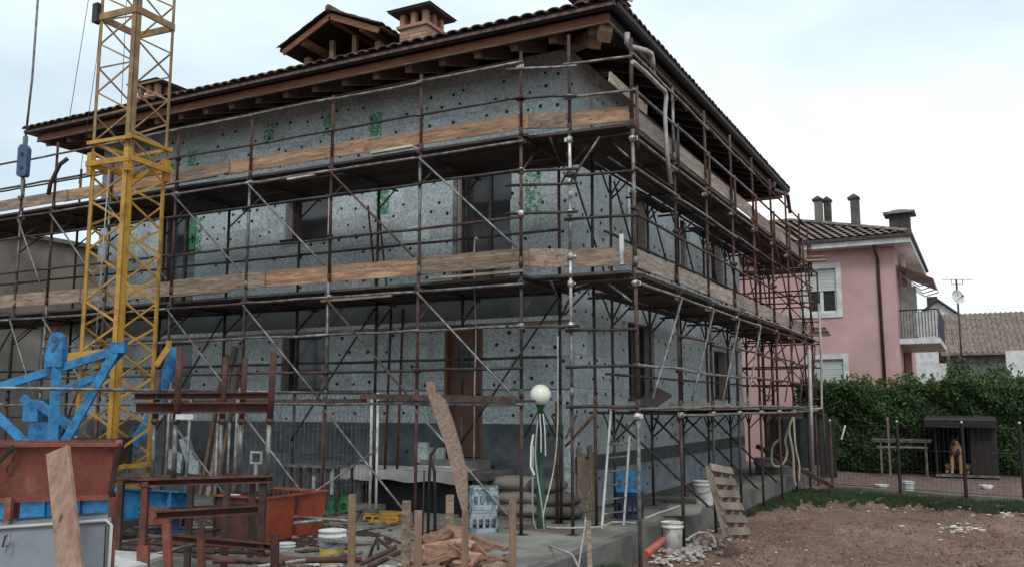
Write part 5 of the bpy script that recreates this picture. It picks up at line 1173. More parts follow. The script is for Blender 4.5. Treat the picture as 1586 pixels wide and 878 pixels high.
for _ in range(200):
    c = sight(random.gauss(1065, 28), random.gauss(848, 11), z=GZ); mb.rock(c+Vector((0, 0, .02)), random.uniform(.015, .06), (1, 1, .6))
stuff('rubble_pile', mb, m_stone, 'pale broken plaster and stones beside the rubble bucket', 'rubble', sight(1065, 848, z=GZ))
hose('pale hose loop lying on the rubble by the pallet', [(1063, 836), (1080, 825), (1100, 826), (1108, 840)], [10.9, 11.2, 11.1, 10.7], .012, m_hose)
hose('pale cable along the foot of the side wall', [(1000, 802), (1020, 794), (1045, 786), (1052, 783)], [11.4, 11.8, 12.1, 12.2], .014, m_hosew, 'cable')
mb = MB(); p = sight(1160, 770, z=-.05); mb.cbox((.9, 9.3, .1), (.8, .5, .2), (0, .1, .2)); mb.cbox((.85, 8.9, .28), (.5, .4, .15), (.1, 0, .5)); solo('stone_slabs', mb, m_conc, 'grey stone slabs piled at the far end of the side wall', 'slabs', (.9, 9.3, 0))
mb = MB(); mb.beam(W(1172, 690, 20.5), W(1290, 753, 19.5), .10, .09); solo('timber_beam', mb, m_rbrown, 'long dark beam slanting down to the first fence post of the dog run', 'beam', W(1290, 753, 19.5))
hose('cream hose hanging in a long loop at the far end of the scaffold', [(1207, 680), (1197, 690), (1195, 715), (1204, 722), (1214, 716), (1219, 700), (1216, 680), (1224, 655), (1229, 645)], 19.6, .028, m_hose)
hose('cream hose hanging straight down at the far end of the scaffold', [(1228, 645), (1222, 665), (1228, 700), (1230, 740), (1233, 752)], 19.4, .028, m_hose)
hose('second cream hose hanging beside the straight one', [(1229, 647), (1232, 690), (1238, 720), (1237, 745)], 19.5, .022, m_hose)
mb = MB(); mb.box((-.03, 12.9, -.18), (.95, 12.95, 1.4)); mb.box((-.05, 12.8, 1.4), (1.0, 12.98, 1.46)); solo('dark_shed_door', mb, m_rafter, 'dark brown shed door beyond the far end of the house wall', 'door', (.4, 12.9, -.18))
mb = MB(); q = [W(1253, 540, 20.8), W(1259, 742, 20.8)]; mb.tube(q, .045, 10); mb.tube([W(1268, 470, 20.9), W(1272, 555, 20.9), W(1273, 632, 20.9), W(1200, 636, 20.9)], .03, 8); solo('grey_standpipe', mb, m_pipe, 'grey vertical pipe with an elbow between the hedge and the scaffold end', 'pipe', q[1])
# ------------------------------------------------------------------ dog run
mb = MB(); mb.box((1.9, 0, 0), (9, .001, .001)) if 0 else None
a, b = Vector((2.0, 10.0, 0)), Vector((9.5, 7.2, 0)); dk = (b-a).normalized(); nk = Vector((-dk.y, dk.x, 0))
mb = MB(); s = 0.
M0 = Matrix.Translation(a)@Matrix.Rotation(math.atan2(dk.y, dk.x), 4, 'Z')
while s < 8: mb.box((s, -.06, GZ-.1), (s+.992, .08, GZ+random.uniform(.07, .085)), M0); s += 1.
struct('garden_kerb', mb, m_conc)
mb = MB(); mb.beam((2.6, 10.3, GZ-.02), (10, 9.0, GZ-.02), .01, .01) if 0 else mb.add([a+Vector((0, 0, GZ+.05)), b+Vector((0, 0, GZ+.05)), b+Vector((2.5, 9, GZ+.05)), a+Vector((-1.2, 5.5, GZ+.05))], [(0, 1, 2, 3)])
m_redearth = mat('reddish_earth', (.17, .11, .088), (.09, .06, .05), .95, 3, bump=.4, fine=.3)
struct('pen_earth', mb, m_redearth)
DF = thing('dog_run_fence', 'low wire fence with dark posts and white post caps in front of the dog kennel', 'fence', Vector((4.4, 9.2, GZ)))
pp = []; m_kdark = mat('dark_creosote', (.03, .026, .025), (.018, .016, .016), .85, 5)
for px, pb in ((1290, 757), (1395, 765), (1497, 773), (1588, 778)):
    p = sight(px, pb, z=GZ); pp.append(p)
    mb = MB(); mb.beam(p, p+_u*1.53, .052, .052, up=tuple(D_)); q = part('post', mb, m_kdark if px > 1300 else m_rbrown, DF)
    mb = MB(); mb.ball(p+_u*1.55, .028, 8); part('cap', mb, m_white, DF)
for z in (.12, .5, .95, 1.45):
    for p, q in zip(pp, pp[1:]): mb = MB(); mb.tube([p+_u*z, q+_u*z], .007, 4); part('line_wire', mb, m_darkst, DF)
mb = MB()
for p, q in zip(pp, pp[1:]):
    L = (q-p).length; k = .0
    while k < L: c = p.lerp(q, k/L); mb.tube([c+_u*.1, c+_u*1.45], .0028, 3, False); k += .1
part('wire_mesh', mb, m_darkst, DF, kind='stuff')
# dark shade net closing the run at its left
mb = MB(); n0, n1 = sight(1195, 742, z=GZ), sight(1296, 742, z=GZ)
for i in range(24):
    t, t2 = i/24, (i+1)/24; f = lambda t: n0.lerp(n1, t)+D_*.06*math.sin(t*23)
    mb.add([f(t), f(t2), f(t2)+_u*1.55, f(t)+_u*(1.55+.03*math.sin(t*30))], [(0, 1, 2, 3)])
solo('shade_net', mb, mat('dark_net', (.035, .04, .04), (.02, .024, .024), .9, 6), 'dark screening net at the left end of the dog run under the hedge', 'net', n0)

# kennel
K0 = sight(1500, 744, z=GZ); kd = (K0-CAM).dot(_h); kc = K0
KN = thing('dog_kennel', 'dark open fronted dog kennel with an overhanging flat roof by the hedge', 'kennel', kc)
Mk = Matrix.Translation(kc)@Matrix.Rotation(R(1), 4, 'Z')
s_ = kd/1401.
def kx(px): return (px-1500)*s_*1.26 if 0 else (px-1500)*s_*.9
m_kw = mat('shaded_kennel_wood', (.032, .024, .024), (.02, .016, .016), .85, 4, stretch=(1, 1, 6), fine=.15)  # shadow in and around the kennel is put into the wood colour
def kb(name, x0, x1, y0, y1, z0, z1, m): mb = MB(); mb.box((x0, y0, z0), (x1, y1, z1), Mk); return part(name, mb, m, KN)
X0, X1 = kx(1452), kx(1547)
for k in range(4): kb('leg', (X0, X1-.08)[k % 2], (X0+.08, X1)[k % 2], (.02, .92)[k//2], (.10, 1.0)[k//2], 0, .10, m_kw)
for k in range(8): 
    w_ = (X1-X0)/8; kb('floor_board', X0+k*w_+.004, X0+(k+1)*w_-.004, 0, 1.0, .102, .145, m_kw)
for k in range(8): w_ = (X1-X0)/8; kb('back_board', X0+k*w_+.003, X0+(k+1)*w_-.003, .96, 1.0, .147, 1.42, m_kw)
for k in range(5): kb('side_board', X1-.04, X1, .0+k*.192, .188+k*.192, .147, 1.40, m_kw)
for k in range(5): kb('side_board', X0, X0+.04, .0+k*.192, .188+k*.192, .147, 1.40, m_kw)
xm = kx(1506)
for k in range(4): kb('front_board', xm+k*.155, xm+.150+k*.155, -.03, -.002, .147, 1.38, m_kw)
kb('floor_edge', X0-.02, X1+.02, -.06, -.032, .09, .15, m_galv)
mb = MB(); mb.add([Mk@Vector(v) for v in ((X0-.22, -.35, 1.36), (X1+.02, -.35, 1.36), (X1+.02, 1.1, 1.56), (X0-.22, 1.1, 1.56), (X0-.22, -.35, 1.52), (X1+.02, -.35, 1.52), (X1+.02, 1.1, 1.62), (X0-.22, 1.1, 1.62))], [(3, 2, 1, 0), (4, 5, 6, 7), (0, 1, 5, 4), (1, 2, 6, 5), (2, 3, 7, 6), (3, 0, 4, 7)]); part('roof', mb, m_kw, KN)
mb = MB(); mb.box((X0-.22, -.37, 1.525), (X0+.75, -.2, 1.54), Mk); part('roof_edge', mb, m_galv, KN)

# the dog: sitting German shepherd type, facing the camera
def skin(name, pts, edges, rad, m, parent, loc, sub=2):
    me = bpy.data.meshes.new(name); me.from_pydata([tuple(p) for p in pts], edges, []); o = bpy.data.objects.new(name, me); COL.objects.link(o)
    sm = o.modifiers.new('s', 'SKIN'); 
    for i, r in enumerate(rad): me.skin_vertices[0].data[i].radius = (r, r) if not isinstance(r, tuple) else r
    me.skin_vertices[0].data[0].use_root = True; sm.use_smooth_shade = True
    sb = o.modifiers.new('b', 'SUBSURF'); sb.levels = sub; sb.render_levels = sub
    dg = bpy.context.evaluated_depsgraph_get(); dg.update(); me2 = bpy.data.meshes.new_from_object(o.evaluated_get(dg)); bpy.data.objects.remove(o)
    me2.name = name; me2.polygons.foreach_set('use_smooth', [True]*len(me2.polygons)); me2.materials.append(m); 
    o = bpy.data.objects.new(name, me2); COL.objects.link(o)
    if parent: o.parent = parent
    return o
m_dog = bpy.data.materials.new('shepherd_fur'); m_dog.use_nodes = True
n = m_dog.node_tree.nodes; l = m_dog.node_tree.links; b = n['Principled BSDF']; b.inputs['Roughness'].default_value = .9
tc = n.new('ShaderNodeTexCoord'); sp = n.new('ShaderNodeSeparateXYZ'); l.new(tc.outputs['Object'], sp.inputs[0])
nz = n.new('ShaderNodeTexNoise'); nz.inputs['Scale'].default_value = 9; l.new(tc.outputs['Object'], nz.inputs['Vector'])
# dark saddle on the back (behind the chest), tan chest and legs
ma = n.new('ShaderNodeMath'); ma.operation = 'MULTIPLY_ADD'; ma.inputs[1].default_value = .12; l.new(nz.outputs['Fac'], ma.inputs[0]); l.new(sp.outputs['Y'], ma.inputs[2])
cr = n.new('ShaderNodeValToRGB'); e = cr.color_ramp.elements; e[0].position = .24; e[0].color = (.34, .20, .10, 1); e[1].position = .32; e[1].color = (.035, .025, .02, 1)
l.new(ma.outputs[0], cr.inputs['Fac']); l.new(cr.outputs[0], b.inputs['Base Color'])
dp = Mk@Vector((kx(1483), .10, .147))
DG = thing('dog', 'tan and black shepherd dog sitting upright in the open kennel, facing the camera', 'dog', dp)
S_ = 1.08
pts = [(0, .36, .13), (0, .28, .30), (0, .16, .46), (0, .06, .56), (0, .02, .68), (0, -.03, .76), (0, -.13, .745), (0, -.20, .735),     # pelvis spine chest neck head muzzle
       (.085, .07, .50), (.09, .04, .33), (.085, .03, .14), (.085, .03, .03), (.085, -.04, .02),
       (-.085, .07, .50), (-.10, .04, .33), (-.10, .02, .14), (-.105, .01, .03), (-.105, -.06, .02),
       (.17, .30, .15), (.24, .14, .19), (.24, .22, .05), (.24, .04, .035),
       (-.17, .30, .15), (-.24, .14, .19), (-.24, .22, .05), (-.24, .04, .035),
       (.0, .48, .05), (.12, .58, .03), (.26, .56, .03), (0, .10, .40), (0, .14, .34)]
ed = [(0, 1), (1, 2), (2, 3), (3, 4), (4, 5), (5, 6), (6, 7), (3, 8), (8, 9), (9, 10), (10, 11), (11, 12), (3, 13), (13, 14), (14, 15), (15, 16), (16, 17),
      (0, 18), (18, 19), (19, 20), (20, 21), (0, 22), (22, 23), (23, 24), (24, 25), (0, 26), (26, 27), (27, 28), (2, 29)]
pts = pts[:30]
rad = [.15, .16, .165, .15, .105, .10, .055, .038, .075, .056, .040, .036, .042, .075, .056, .040, .036, .042, .12, .095, .045, .045, .12, .095, .045, .045, .05, .045, .03, .15]
dog = skin('body', [Vector(p)*S_ for p in pts], ed, [r*S_ for r in rad], m_dog, DG, dp); dog.rotation_euler = (0, 0, R(-12))
def dpart(name, mb, m): 
    me = mb.mesh(name); me.materials.append(m); o = bpy.data.objects.new(name, me); COL.objects.link(o); o.parent = DG; o.rotation_euler = (0, 0, R(-12)); return o
m_dk = mat('dog_black', (.03, .022, .02), (.02, .015, .014), .8, 6, bump=0)
for s in (-1, 1):
    mb = MB(); mb.add([Vector(v)*S_ for v in ((s*.03, -.02, .82), (s*.10, .0, .80), (s*.085, .005, .96), (s*.03, .04, .81), (s*.09, .04, .80))], [(0, 1, 2), (4, 3, 2), (3, 0, 2), (1, 4, 2)]); dpart('ear', mb, m_dk)
    mb = MB(); mb.ball(Vector((s*.045, -.115, .80))*S_, .014, 8); dpart('eye', mb, m_dk)
mb = MB(); mb.ball(Vector((0, -.245, .745))*S_, .024, 8); dpart('nose', mb, m_dk)
mb = MB(); mb.ball(Vector((0, -.175, .752))*S_, .062, 10, (1, 1.35, .85)); mb.v = [(x, y-0, z) for x, y, z in mb.v]; dpart('muzzle_mask', mb, m_dk)

mb = MB(); mb.ball(Vector((0, -.02, .80))*S_, .095, 12, (1, .9, .62)); dpart('crown_fur', mb, m_dk)
mb = MB(); mb.ball(Vector((0, .13, .42))*S_, .19, 12, (.98, .8, 1.35)); dpart('back_fur', mb, m_dk)
for s in (-1, 1): mb = MB(); mb.ball(Vector((s*.075, -.075, .52))*S_, .05, 10, (.9, .6, 1.9)); dpart('shoulder_fur', mb, m_dk)
# table in the run
T0 = sight(1402, 740, z=GZ); td = (T0-CAM).dot(_h); Mt = Matrix.Translation(T0)@Matrix.Rotation(R(6), 4, 'Z'); ts = td/1401.*.91
TB = thing('metal_table', 'narrow grey metal table standing in the dog run left of the kennel', 'table', T0)
def tbx(name, x0, x1, y0, y1, z0, z1, m=m_galv): mb = MB(); mb.box((x0, y0, z0), (x1, y1, z1), Mt); part(name, mb, m, TB)
th_ = .98
for k in range(3): tbx('top_slat', -50*ts, 44*ts, -.1+.17*k, .05+.17*k, th_, th_+.03)
tbx('top_frame', -49*ts, 43*ts, -.06, -.03, th_-.05, th_-.002); tbx('lower_rail', -42*ts, 38*ts, -.06, -.03, th_-.20, th_-.15)
for x in (-37, 33): 
    for y in (-.06, .28): tbx('leg', x*ts, x*ts+.05, y, y+.05, 0, th_-.21 if y < 0 else th_-.002)
for x in (-37, 33): tbx('leg_top', x*ts+.005, x*ts+.045, -.055, -.02, th_-.148, th_-.052)
mb = MB(); p = sight(1380, 742, z=GZ); mb.beam(p, p+_u*1.6, .05, .05); solo('wooden_post', mb, m_wood, 'thin wooden post behind the metal table at the hedge', 'post', p)
mb = MB(); mb.beam(W(1303, 680, 21), W(1309, 658, 21), .03, .03); solo('white_stick', mb, m_white, 'short white stick caught in the left part of the hedge', 'stick', W(1303, 680, 21))
for k, (px, py, r_) in enumerate(((1366, 756, .16), (1528, 757, .15))):
    p = sight(px, py, z=GZ+.05); mb = MB(); mb.lathe([(r_*.6, 0), (r_, .09), (r_*.95, .09), (r_*.55, .015), (.001, .012)], p, 16); solo('feeding_bowl', mb, m_white, ['white feeding bowl on the earth in front of the metal table', 'white feeding bowl on the earth in front of the kennel'][k], 'bowl', p)

# ------------------------------------------------------------------ foliage
def leaves(name, P, size, m, parent=None, kind='stuff', aspect=.5, upb=.3, base=Vector((0, 0, 0))):
    """one small folded leaf per point"""
    n = len(P); d = rng.normal(size=(n, 3)); d[:, 2] += upb; d /= np.linalg.norm(d, axis=1)[:, None]
    q = rng.normal(size=(n, 3)); s = np.cross(d, q); s /= np.linalg.norm(s, axis=1)[:, None]+1e-9; u = np.cross(s, d)
    L = (size*rng.uniform(.6, 1.3, n))[:, None]; w_ = L*aspect/2
    v = np.stack([P, P+d*L*.5+s*w_+u*L*.08, P+d*L, P+d*L*.5-s*w_+u*L*.08], 1).reshape(-1, 3)-np.array(base)
    f = np.arange(4*n).reshape(n, 4); me = bpy.data.meshes.new(name); me.from_pydata(v.tolist(), [], f.tolist()); me.update(); me.materials.append(m)
    o = bpy.data.objects.new(name, me); COL.objects.link(o); o['kind'] = kind
    if parent: o.parent = parent
    return o
h0, h1 = Vector((.45, 15.0, GZ)), Vector((9.2, 15.7, GZ)); hd_ = (h1-h0).normalized(); hn = Vector((-hd_.y, hd_.x, 0)); HL = (h1-h0).length; HH = 2.44
HG = thing('laurel_hedge', 'tall dense green laurel hedge with pale young shoots, before the pink house', 'hedge', h0)
n = 34000; u = rng.uniform(0, HL, n); z = rng.uniform(0, 1, n)**.8*HH
bump_ = .10*np.sin(u*2.1)+.08*np.sin(u*5.3+1)+.10*np.sin(z*4+u*1.7)+.06*np.sin(z*9+u*6)
y = bump_*1.0-.12+np.abs(rng.normal(0, .10, n)); top = HH+.08*np.sin(u*1.9)+.06*np.sin(u*4.7)
z = z*top/HH
P = np.array(h0)[None]+u[:, None]*np.array(hd_)+y[:, None]*np.array(hn)+z[:, None]*np.array([0, 0, 1.])
lt = (z > top*.83) & (rng.uniform(size=n) < .55) | (rng.uniform(size=n) < .10)
leaves('foliage', P[~lt], .13, m_leafD, HG, base=h0, aspect=.42); leaves('young_leaves', P[lt], .12, m_leafL, HG, base=h0, upb=.7, aspect=.42)
n = 9000; u = rng.uniform(0, HL, n); y = rng.uniform(0, .9, n); z = HH+.08*np.sin(u*1.9)+.06*np.sin(u*4.7)-rng.uniform(0, .2, n)
P = np.array(h0)[None]+u[:, None]*np.array(hd_)+y[:, None]*np.array(hn)+z[:, None]*np.array([0, 0, 1.]); leaves('top_leaves', P, .13, m_leafL, HG, base=h0, upb=.8, aspect=.42)
# shoots
mb = MB(); sp_ = []
for _ in range(190):
    u = random.uniform(0, HL); c = h0+hd_*u+hn*random.uniform(-.05, .5)+_u*(HH-.1+.06*math.sin(u*4.7)); t = c+Vector((random.gauss(0, .06), random.gauss(0, .06), random.uniform(.12, .38))); mb.tube([c, t], .006, 3, False)
    for _ in range(12): sp_.append(c.lerp(t, random.uniform(.3, 1.05))+Vector([random.gauss(0, .02) for _ in range(3)]))
part('shoot_stems', mb, m_stem, HG, kind='stuff'); leaves('shoot_leaves', np.array(sp_), .13, m_leafL, HG, base=h0, upb=.9, aspect=.4)
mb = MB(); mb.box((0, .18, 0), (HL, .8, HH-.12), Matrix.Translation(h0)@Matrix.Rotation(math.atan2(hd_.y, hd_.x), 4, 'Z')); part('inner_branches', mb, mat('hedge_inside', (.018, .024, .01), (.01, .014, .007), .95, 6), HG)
mb = MB()
for k in range(16): c = h0+hd_*(.3+k*.55)+hn*.25; mb.tube([c, c+Vector((random.gauss(0, .1), 0, .9)), c+Vector((random.gauss(0, .2), .1, 1.8))], .03, 6)
part('trunks', mb, m_stem, HG)

def tree(label, base, h, cw, n, size, m, zlo=.25, cat='tree', name='tree', clumps=26, seed=0):
    T = thing(name, label, cat, base); rr = random.Random(seed); base = Vector(base); tips = []
    mb = MB(); tp = base+Vector((rr.gauss(0, .1), rr.gauss(0, .1), h*.75)); mb.tube([base, base.lerp(tp, .5)+Vector((.05, 0, 0)), tp], .05*h/2, 7, r2=.012*h)
    for _ in range(clumps):
        t = rr.uniform(zlo*.6, .75); s0 = base.lerp(tp, t/.75); a_ = rr.uniform(0, 6.28); r_ = cw/2*rr.uniform(.35, 1)*(1-.5*abs(t-.45)); e_ = s0+Vector((math.cos(a_)*r_, math.sin(a_)*r_, h*rr.uniform(.05, .3))); e_.z = min(e_.z, base.z+h)
        mb.tube([s0, s0.lerp(e_, .5)+Vector((0, 0, .06)), e_], .018*h/2, 5, r2=.004*h); tips.append(e_)
    part('trunk', mb, m_stem, T)
    c = rng.integers(0, len(tips), n); tp_ = np.array([tuple(t) for t in tips]); P = tp_[c]+rng.normal(0, 1, (n, 3))*np.array([cw*.10, cw*.10, h*.07])
    leaves('crown', P, size, m, T, base=base, upb=.3); return T
b0 = W(1525, 640, 27)
tree('dark leafy shrub rising above the hedge in front of the grey house', (b0.x, b0.y, GZ), 3.1, 1.7, 7000, .11, m_leafD, name='shrub', cat='shrub', seed=3, clumps=40)
b0 = W(1476, 640, 27); tree('thin bush beside the balcony with bare twigs, just above the hedge', (b0.x, b0.y, GZ), 2.9, .9, 1200, .11, m_leafD, name='shrub', cat='shrub', seed=5)
b0 = W(1448, 640, 27); tree('small leafy sapling above the hedge below the balcony', (b0.x, b0.y, GZ), 2.6, .7, 500, .11, m_leafL, name='shrub', cat='shrub', seed=8)

# grass strips
def grass(name, poly, n, hgt, label):
    """blades inside a quad strip given as list of (left, right) pairs"""
    P = []; 
    for _ in range(n):
        i = random.randrange(len(poly)-1); t = random.random(); s = random.random()**.8*(1+.18*math.sin(i*3+t*9)+.1*math.sin(t*31+i));
        if math.sin(t*17+i*2+s*4)+math.sin(t*5+s*9+i)+random.random()*1.6 < -.35: continue
        a_ = poly[i][0].lerp(poly[i+1][0], t); b_ = poly[i][1].lerp(poly[i+1][1], t); P.append(tuple(a_.lerp(b_, s)))
    P = np.array(P); n = len(P); d = rng.normal(0, .35, (n, 3)); d[:, 2] = 1; d /= np.linalg.norm(d, axis=1)[:, None]; L = (hgt*rng.uniform(.4, 1.3, n))[:, None]; s = np.cross(d, rng.normal(size=(n, 3))); s = s/np.linalg.norm(s, axis=1)[:, None]*.008
    v = np.stack([P-s, P+s, P+d*L], 1).reshape(-1, 3); me = bpy.data.meshes.new(name); me.from_pydata(v.tolist(), [], np.arange(3*n).reshape(n, 3).tolist()); me.update(); me.materials.append(m_grass)
    o = bpy.data.objects.new(name, me); COL.objects.link(o); o['kind'] = 'stuff'; o['label'] = label; o['category'] = 'grass'
g = lambda px, py: sight(px, py, z=GZ)
grass('grass', [(g(1160, 775), g(1175, 792)), (g(1220, 758), g(1235, 782)), (g(1300, 758), g(1300, 779)), (g(1400, 768), g(1400, 784)), (g(1500, 775), g(1500, 790)), (g(1620, 781), g(1620, 800))], 34000, .09, 'strip of dark green grass between the dirt yard and the dog run kerb')
k1 = lambda y, w_: (Vector((1.42, y, GZ)), Vector((1.42+w_, y+.1, GZ)))
grass('grass_tuft', [k1(-4.6, .5), k1(-3.6, .62), k1(-2.9, .5), k1(-2.4, .12)], 7000, .16, 'tuft of green grass against the pavement kerb at the bottom of the picture')
grass('weeds', [k1(2.4, .1), k1(4.0, .2), k1(7, .4), k1(9.0, .5)], 5000, .09, 'green weeds along the kerb behind the leaning pallet')
for (pl, nn_, lab, nm) in (([(g(1160, 775), g(1175, 792)), (g(1300, 758), g(1300, 779)), (g(1500, 775), g(1500, 790)), (g(1620, 781), g(1620, 800))], 0, '', ''),):
    mb = MB()
    for (a_, b_), (c_, e_) in zip(pl, pl[1:]): mb.add([a_+_u*.03, b_+_u*.03, e_+_u*.03, c_+_u*.03], [(0, 1, 2, 3)])
    pass
# clods, stones and pale litter on the dirt
mb = MB()
for _ in range(1500):
    x, y_ = random.uniform(1.5, 8), random.uniform(-6, 8.4); mb.rock((x, y_, GZ+.012), random.choice((.01, .015, .02, .03))*random.uniform(.6, 1.3), (1, 1, .55))
stuff('earth_clods', mb, m_clod, 'clods and small stones over the bare dirt yard', 'clods')
mb = MB()
def litter(px, py, sx, sy_, n, r0=.02, r1=.06):
    for _ in range(n): c = g(random.gauss(px, sx), random.gauss(py, sy_)); mb.rock(c+_u*.015, random.uniform(r0, r1), (1, 1, .35))
litter(1490, 818, 16, 4, 34); litter(1450, 823, 40, 12, 10); litter(1440, 785, 90, 4, 44, .015, .045); litter(1240, 775, 60, 6, 26, .015, .04); litter(1150, 855, 60, 14, 26, .01, .03); litter(1560, 795, 22, 5, 26); litter(1400, 760, 80, 4, 26, .015, .03); litter(1030, 860, 20, 8, 60, .015, .05)
litter(1300, 830, 150, 25, 70, .008, .02)
stuff('pale_litter', mb, m_foil, 'pale paper scraps and leaves scattered over the dirt and grass', 'litter')
P = []
for _ in range(3200):
    c = g(random.uniform(1080, 1640), random.uniform(783, 878)); P.append(tuple(c+_u*.02))
P = np.array(P); o = leaves('dry_leaves', P, .036, mat('dry_leaf', (.30, .20, .13), (.17, .11, .075), .9, 3, bump=0, fine=.4), aspect=.6, upb=0.05); o['label'] = 'dry leaves and straw scattered over the bare dirt'; o['category'] = 'leaves'

# ------------------------------------------------------------------ pink house
PK = thing('pink_house', 'pink two storey house with white window surrounds, tiled hip roof and balcony behind the hedge', 'house', (0, 22, GZ))
kx0, kx1, ky0, ky1 = -7.0, 3.05, 18.0, 25.5; PE = 6.47
PW = [(.35, 1.30, 4.48, 5.90), (.42, 1.40, 2.0, 3.0), (-3.2, -2.3, 4.48, 5.9)]
mb = MB()
T = lambda u, z, o: (u, ky0-o, z)
for c in sub((kx0, kx1-.3, GZ, PE), PW): fbox(mb, T, c[0], c[1], c[2], c[3], -.3, 0)
mb.box((kx0, ky0+.3, GZ), (kx0+.3, ky1, PE)); mb.box((kx0+.3, ky1-.3, GZ), (kx1, ky1, PE)); mb.box((kx1-.3, ky0, GZ), (kx1, ky0+1.4, PE))
mb.box((kx1-.302, ky0+5.2, GZ), (kx1-.002, ky1-.3, PE)); part('wall', mb, m_pink, PK)
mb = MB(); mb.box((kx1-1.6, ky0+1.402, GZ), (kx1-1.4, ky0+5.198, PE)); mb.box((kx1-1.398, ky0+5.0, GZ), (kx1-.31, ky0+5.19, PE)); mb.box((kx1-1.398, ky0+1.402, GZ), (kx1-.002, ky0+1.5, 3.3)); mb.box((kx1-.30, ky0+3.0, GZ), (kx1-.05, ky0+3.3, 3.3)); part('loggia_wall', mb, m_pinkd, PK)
for u0, u1, z0, z1 in PW:
    mb = MB(); e = .16
    for q in ((u0-e, u0, z0-e, z1+e), (u1, u1+e, z0-e, z1+e), (u0, u1, z1, z1+e), (u0, u1, z0-e, z0)): fbox(mb, T, *q, 0.002, .04)
    part('window_surround', mb, m_white, PK)
    mb = MB(); zm = z0+(z1-z0)*.5; f = .07
    for q in ((u0, u0+f, z0, zm), (u1-f, u1, z0, zm), (u0+f, u1-f, z0, z0+f), ((u0+u1)/2-.05, (u0+u1)/2+.05, z0+f, zm)): fbox(mb, T, *q, -.14, -.08)
    WD = part('window', mb, m_white, PK)
    mb = MB(); fbox(mb, T, u0+f, u1-f, z0+f, zm, -.13, -.11); part('pane', mb, m_glass, WD)
    if z0 > 4:
        mb = MB()
        for (a_, b_) in ((u0+f, u0+.30), (u1-f-.28, u1-f-.02)): mb.add([T(a_, zm, -.135), T(b_, zm, -.135), T((a_+b_)/2+.02, z0+.3, -.135), T(a_ if a_ > u0+.3 else a_, z0+f, -.135)], [(0, 1, 2, 3)])
        part('curtain', mb, m_foil, WD)
    mb = MB(); nsl = 12; zb = zm if z0 > 4 else z0+.02
    for k in range(nsl): h_ = (z1-zb)/nsl; fbox(mb, T, u0+.01, u1-.01, zb+k*h_+.004, zb+(k+1)*h_-.004, -.08, -.05-.01*(k % 2))
    part('roller_shutter', mb, mat('shutter', (.55, .60, .58), (.48, .53, .51), .6, 3, bump=.03), WD)
# eave slab, roof
E0, E1, F0, F1 = kx0-.5, kx1+.52, ky0-.55, ky1+.5
mb = MB(); mb.box((E0, F0, PE+.0), (E1, F1, PE+.17)); part('eave_slab', mb, m_white, PK)
mb = MB(); mb.box((E0-.08, F0-.10, PE+.172), (E1+.08, F1+.1, PE+.27)); part('gutter', mb, m_darkst, PK)
rz0 = PE+.275; pt = .36; hd2 = (F1-F0)/2; ax0, ax1, ay, az = E0+hd2, E1-hd2, (F0+F1)/2, rz0+pt*hd2
RF = None
def troof(parent, e0, e1, f0, f1, z0, pt, wv, m, hip=True, course=.36):
    """corrugated courses on the front slope and the right slope"""
    mb = MB(); hd = (f1-f0)/2
    def strip(fun, L, wd):
        s = 0
        while s < hd:
            s2 = min(s+course, hd); u = (s if hip else 0)
            while u < L-(s if hip else 0):
                u2 = min(u+wv, L-(s if hip else 0)); n = 4; vs = []
                for (ss, dz) in ((s, .035), (s2+.02, .0)):
                    for i in range(n+1): a_ = math.pi*2*i/n; vs.append(fun(u+(u2-u)*i/n, ss, z0+pt*ss+dz+.028*(1-math.cos(a_))))
                mb.add(vs, [(i, i+1, n+2+i, n+1+i) for i in range(n)], True); u += wv
            s = s2
    strip(lambda u, s, z: (e0+u, f0+s, z), e1-e0, 1)
    if hip: strip(lambda u, s, z: (e1-s, f0+u, z), f1-f0, 1)
    o = part('roof', mb, m, parent); return o
RF = troof(PK, E0, E1, F0, F1, rz0, pt, .25, m_rtile)
mb = MB(); mb.add([(E0, F0, rz0), (E1, F0, rz0), (E1, F1, rz0), (E0, F1, rz0), (ax0, ay, az-.02), (ax1, ay, az-.02)], [(0, 1, 5, 4), (1, 2, 5), (2, 3, 4, 5), (3, 0, 4)]); part('roof_deck', mb, m_rtile, PK)
mb = MB()
for k in range(16): t = k/16; c = Vector((E1, F0, rz0+.05)).lerp(Vector((ax1, ay, az+.04)), t); c2 = Vector((E1, F0, rz0+.05)).lerp(Vector((ax1, ay, az+.04)), t+.07); mb.tube([c, c2], .09, 7)
c = Vector((ax1, ay, az+.04)); mb.tube([c, (ax0, ay, az+.04)], .09, 7); part('ridge_tiles', mb, m_rtile, RF)
for (px, py0, py1, w_, yy) in ((1268, 308, 340, .26, 20.5), (1282, 309, 342, .24, 20.8), (1325, 305, 362, .27, 19.2)):
    p0, p1 = sight(px, py1, y=yy), sight(px, py0, y=yy); mb = MB(); mb.cbox(((p0.x+p1.x)/2, yy, (p0.z+p1.z)/2-.15), (w_, w_, p1.z-p0.z+.1)); CHM = part('chimney', mb, m_concd if px != 1282 else m_darkst, PK)
    mb = MB(); zt = p1.z-.10; mb.cbox((p0.x, yy, zt+.04), (w_+.1, w_+.1, .06)); mb.add([(p0.x-w_*.62, yy-w_*.62, zt+.073), (p0.x+w_*.62, yy-w_*.62, zt+.073), (p0.x+w_*.62, yy+w_*.62, zt+.073), (p0.x-w_*.62, yy+w_*.62, zt+.073), (p0.x, yy, zt+.22)], [(0, 1, 4), (1, 2, 4), (2, 3, 4), (3, 0, 4)]); part('chimney_cap', mb, m_darkst, CHM)
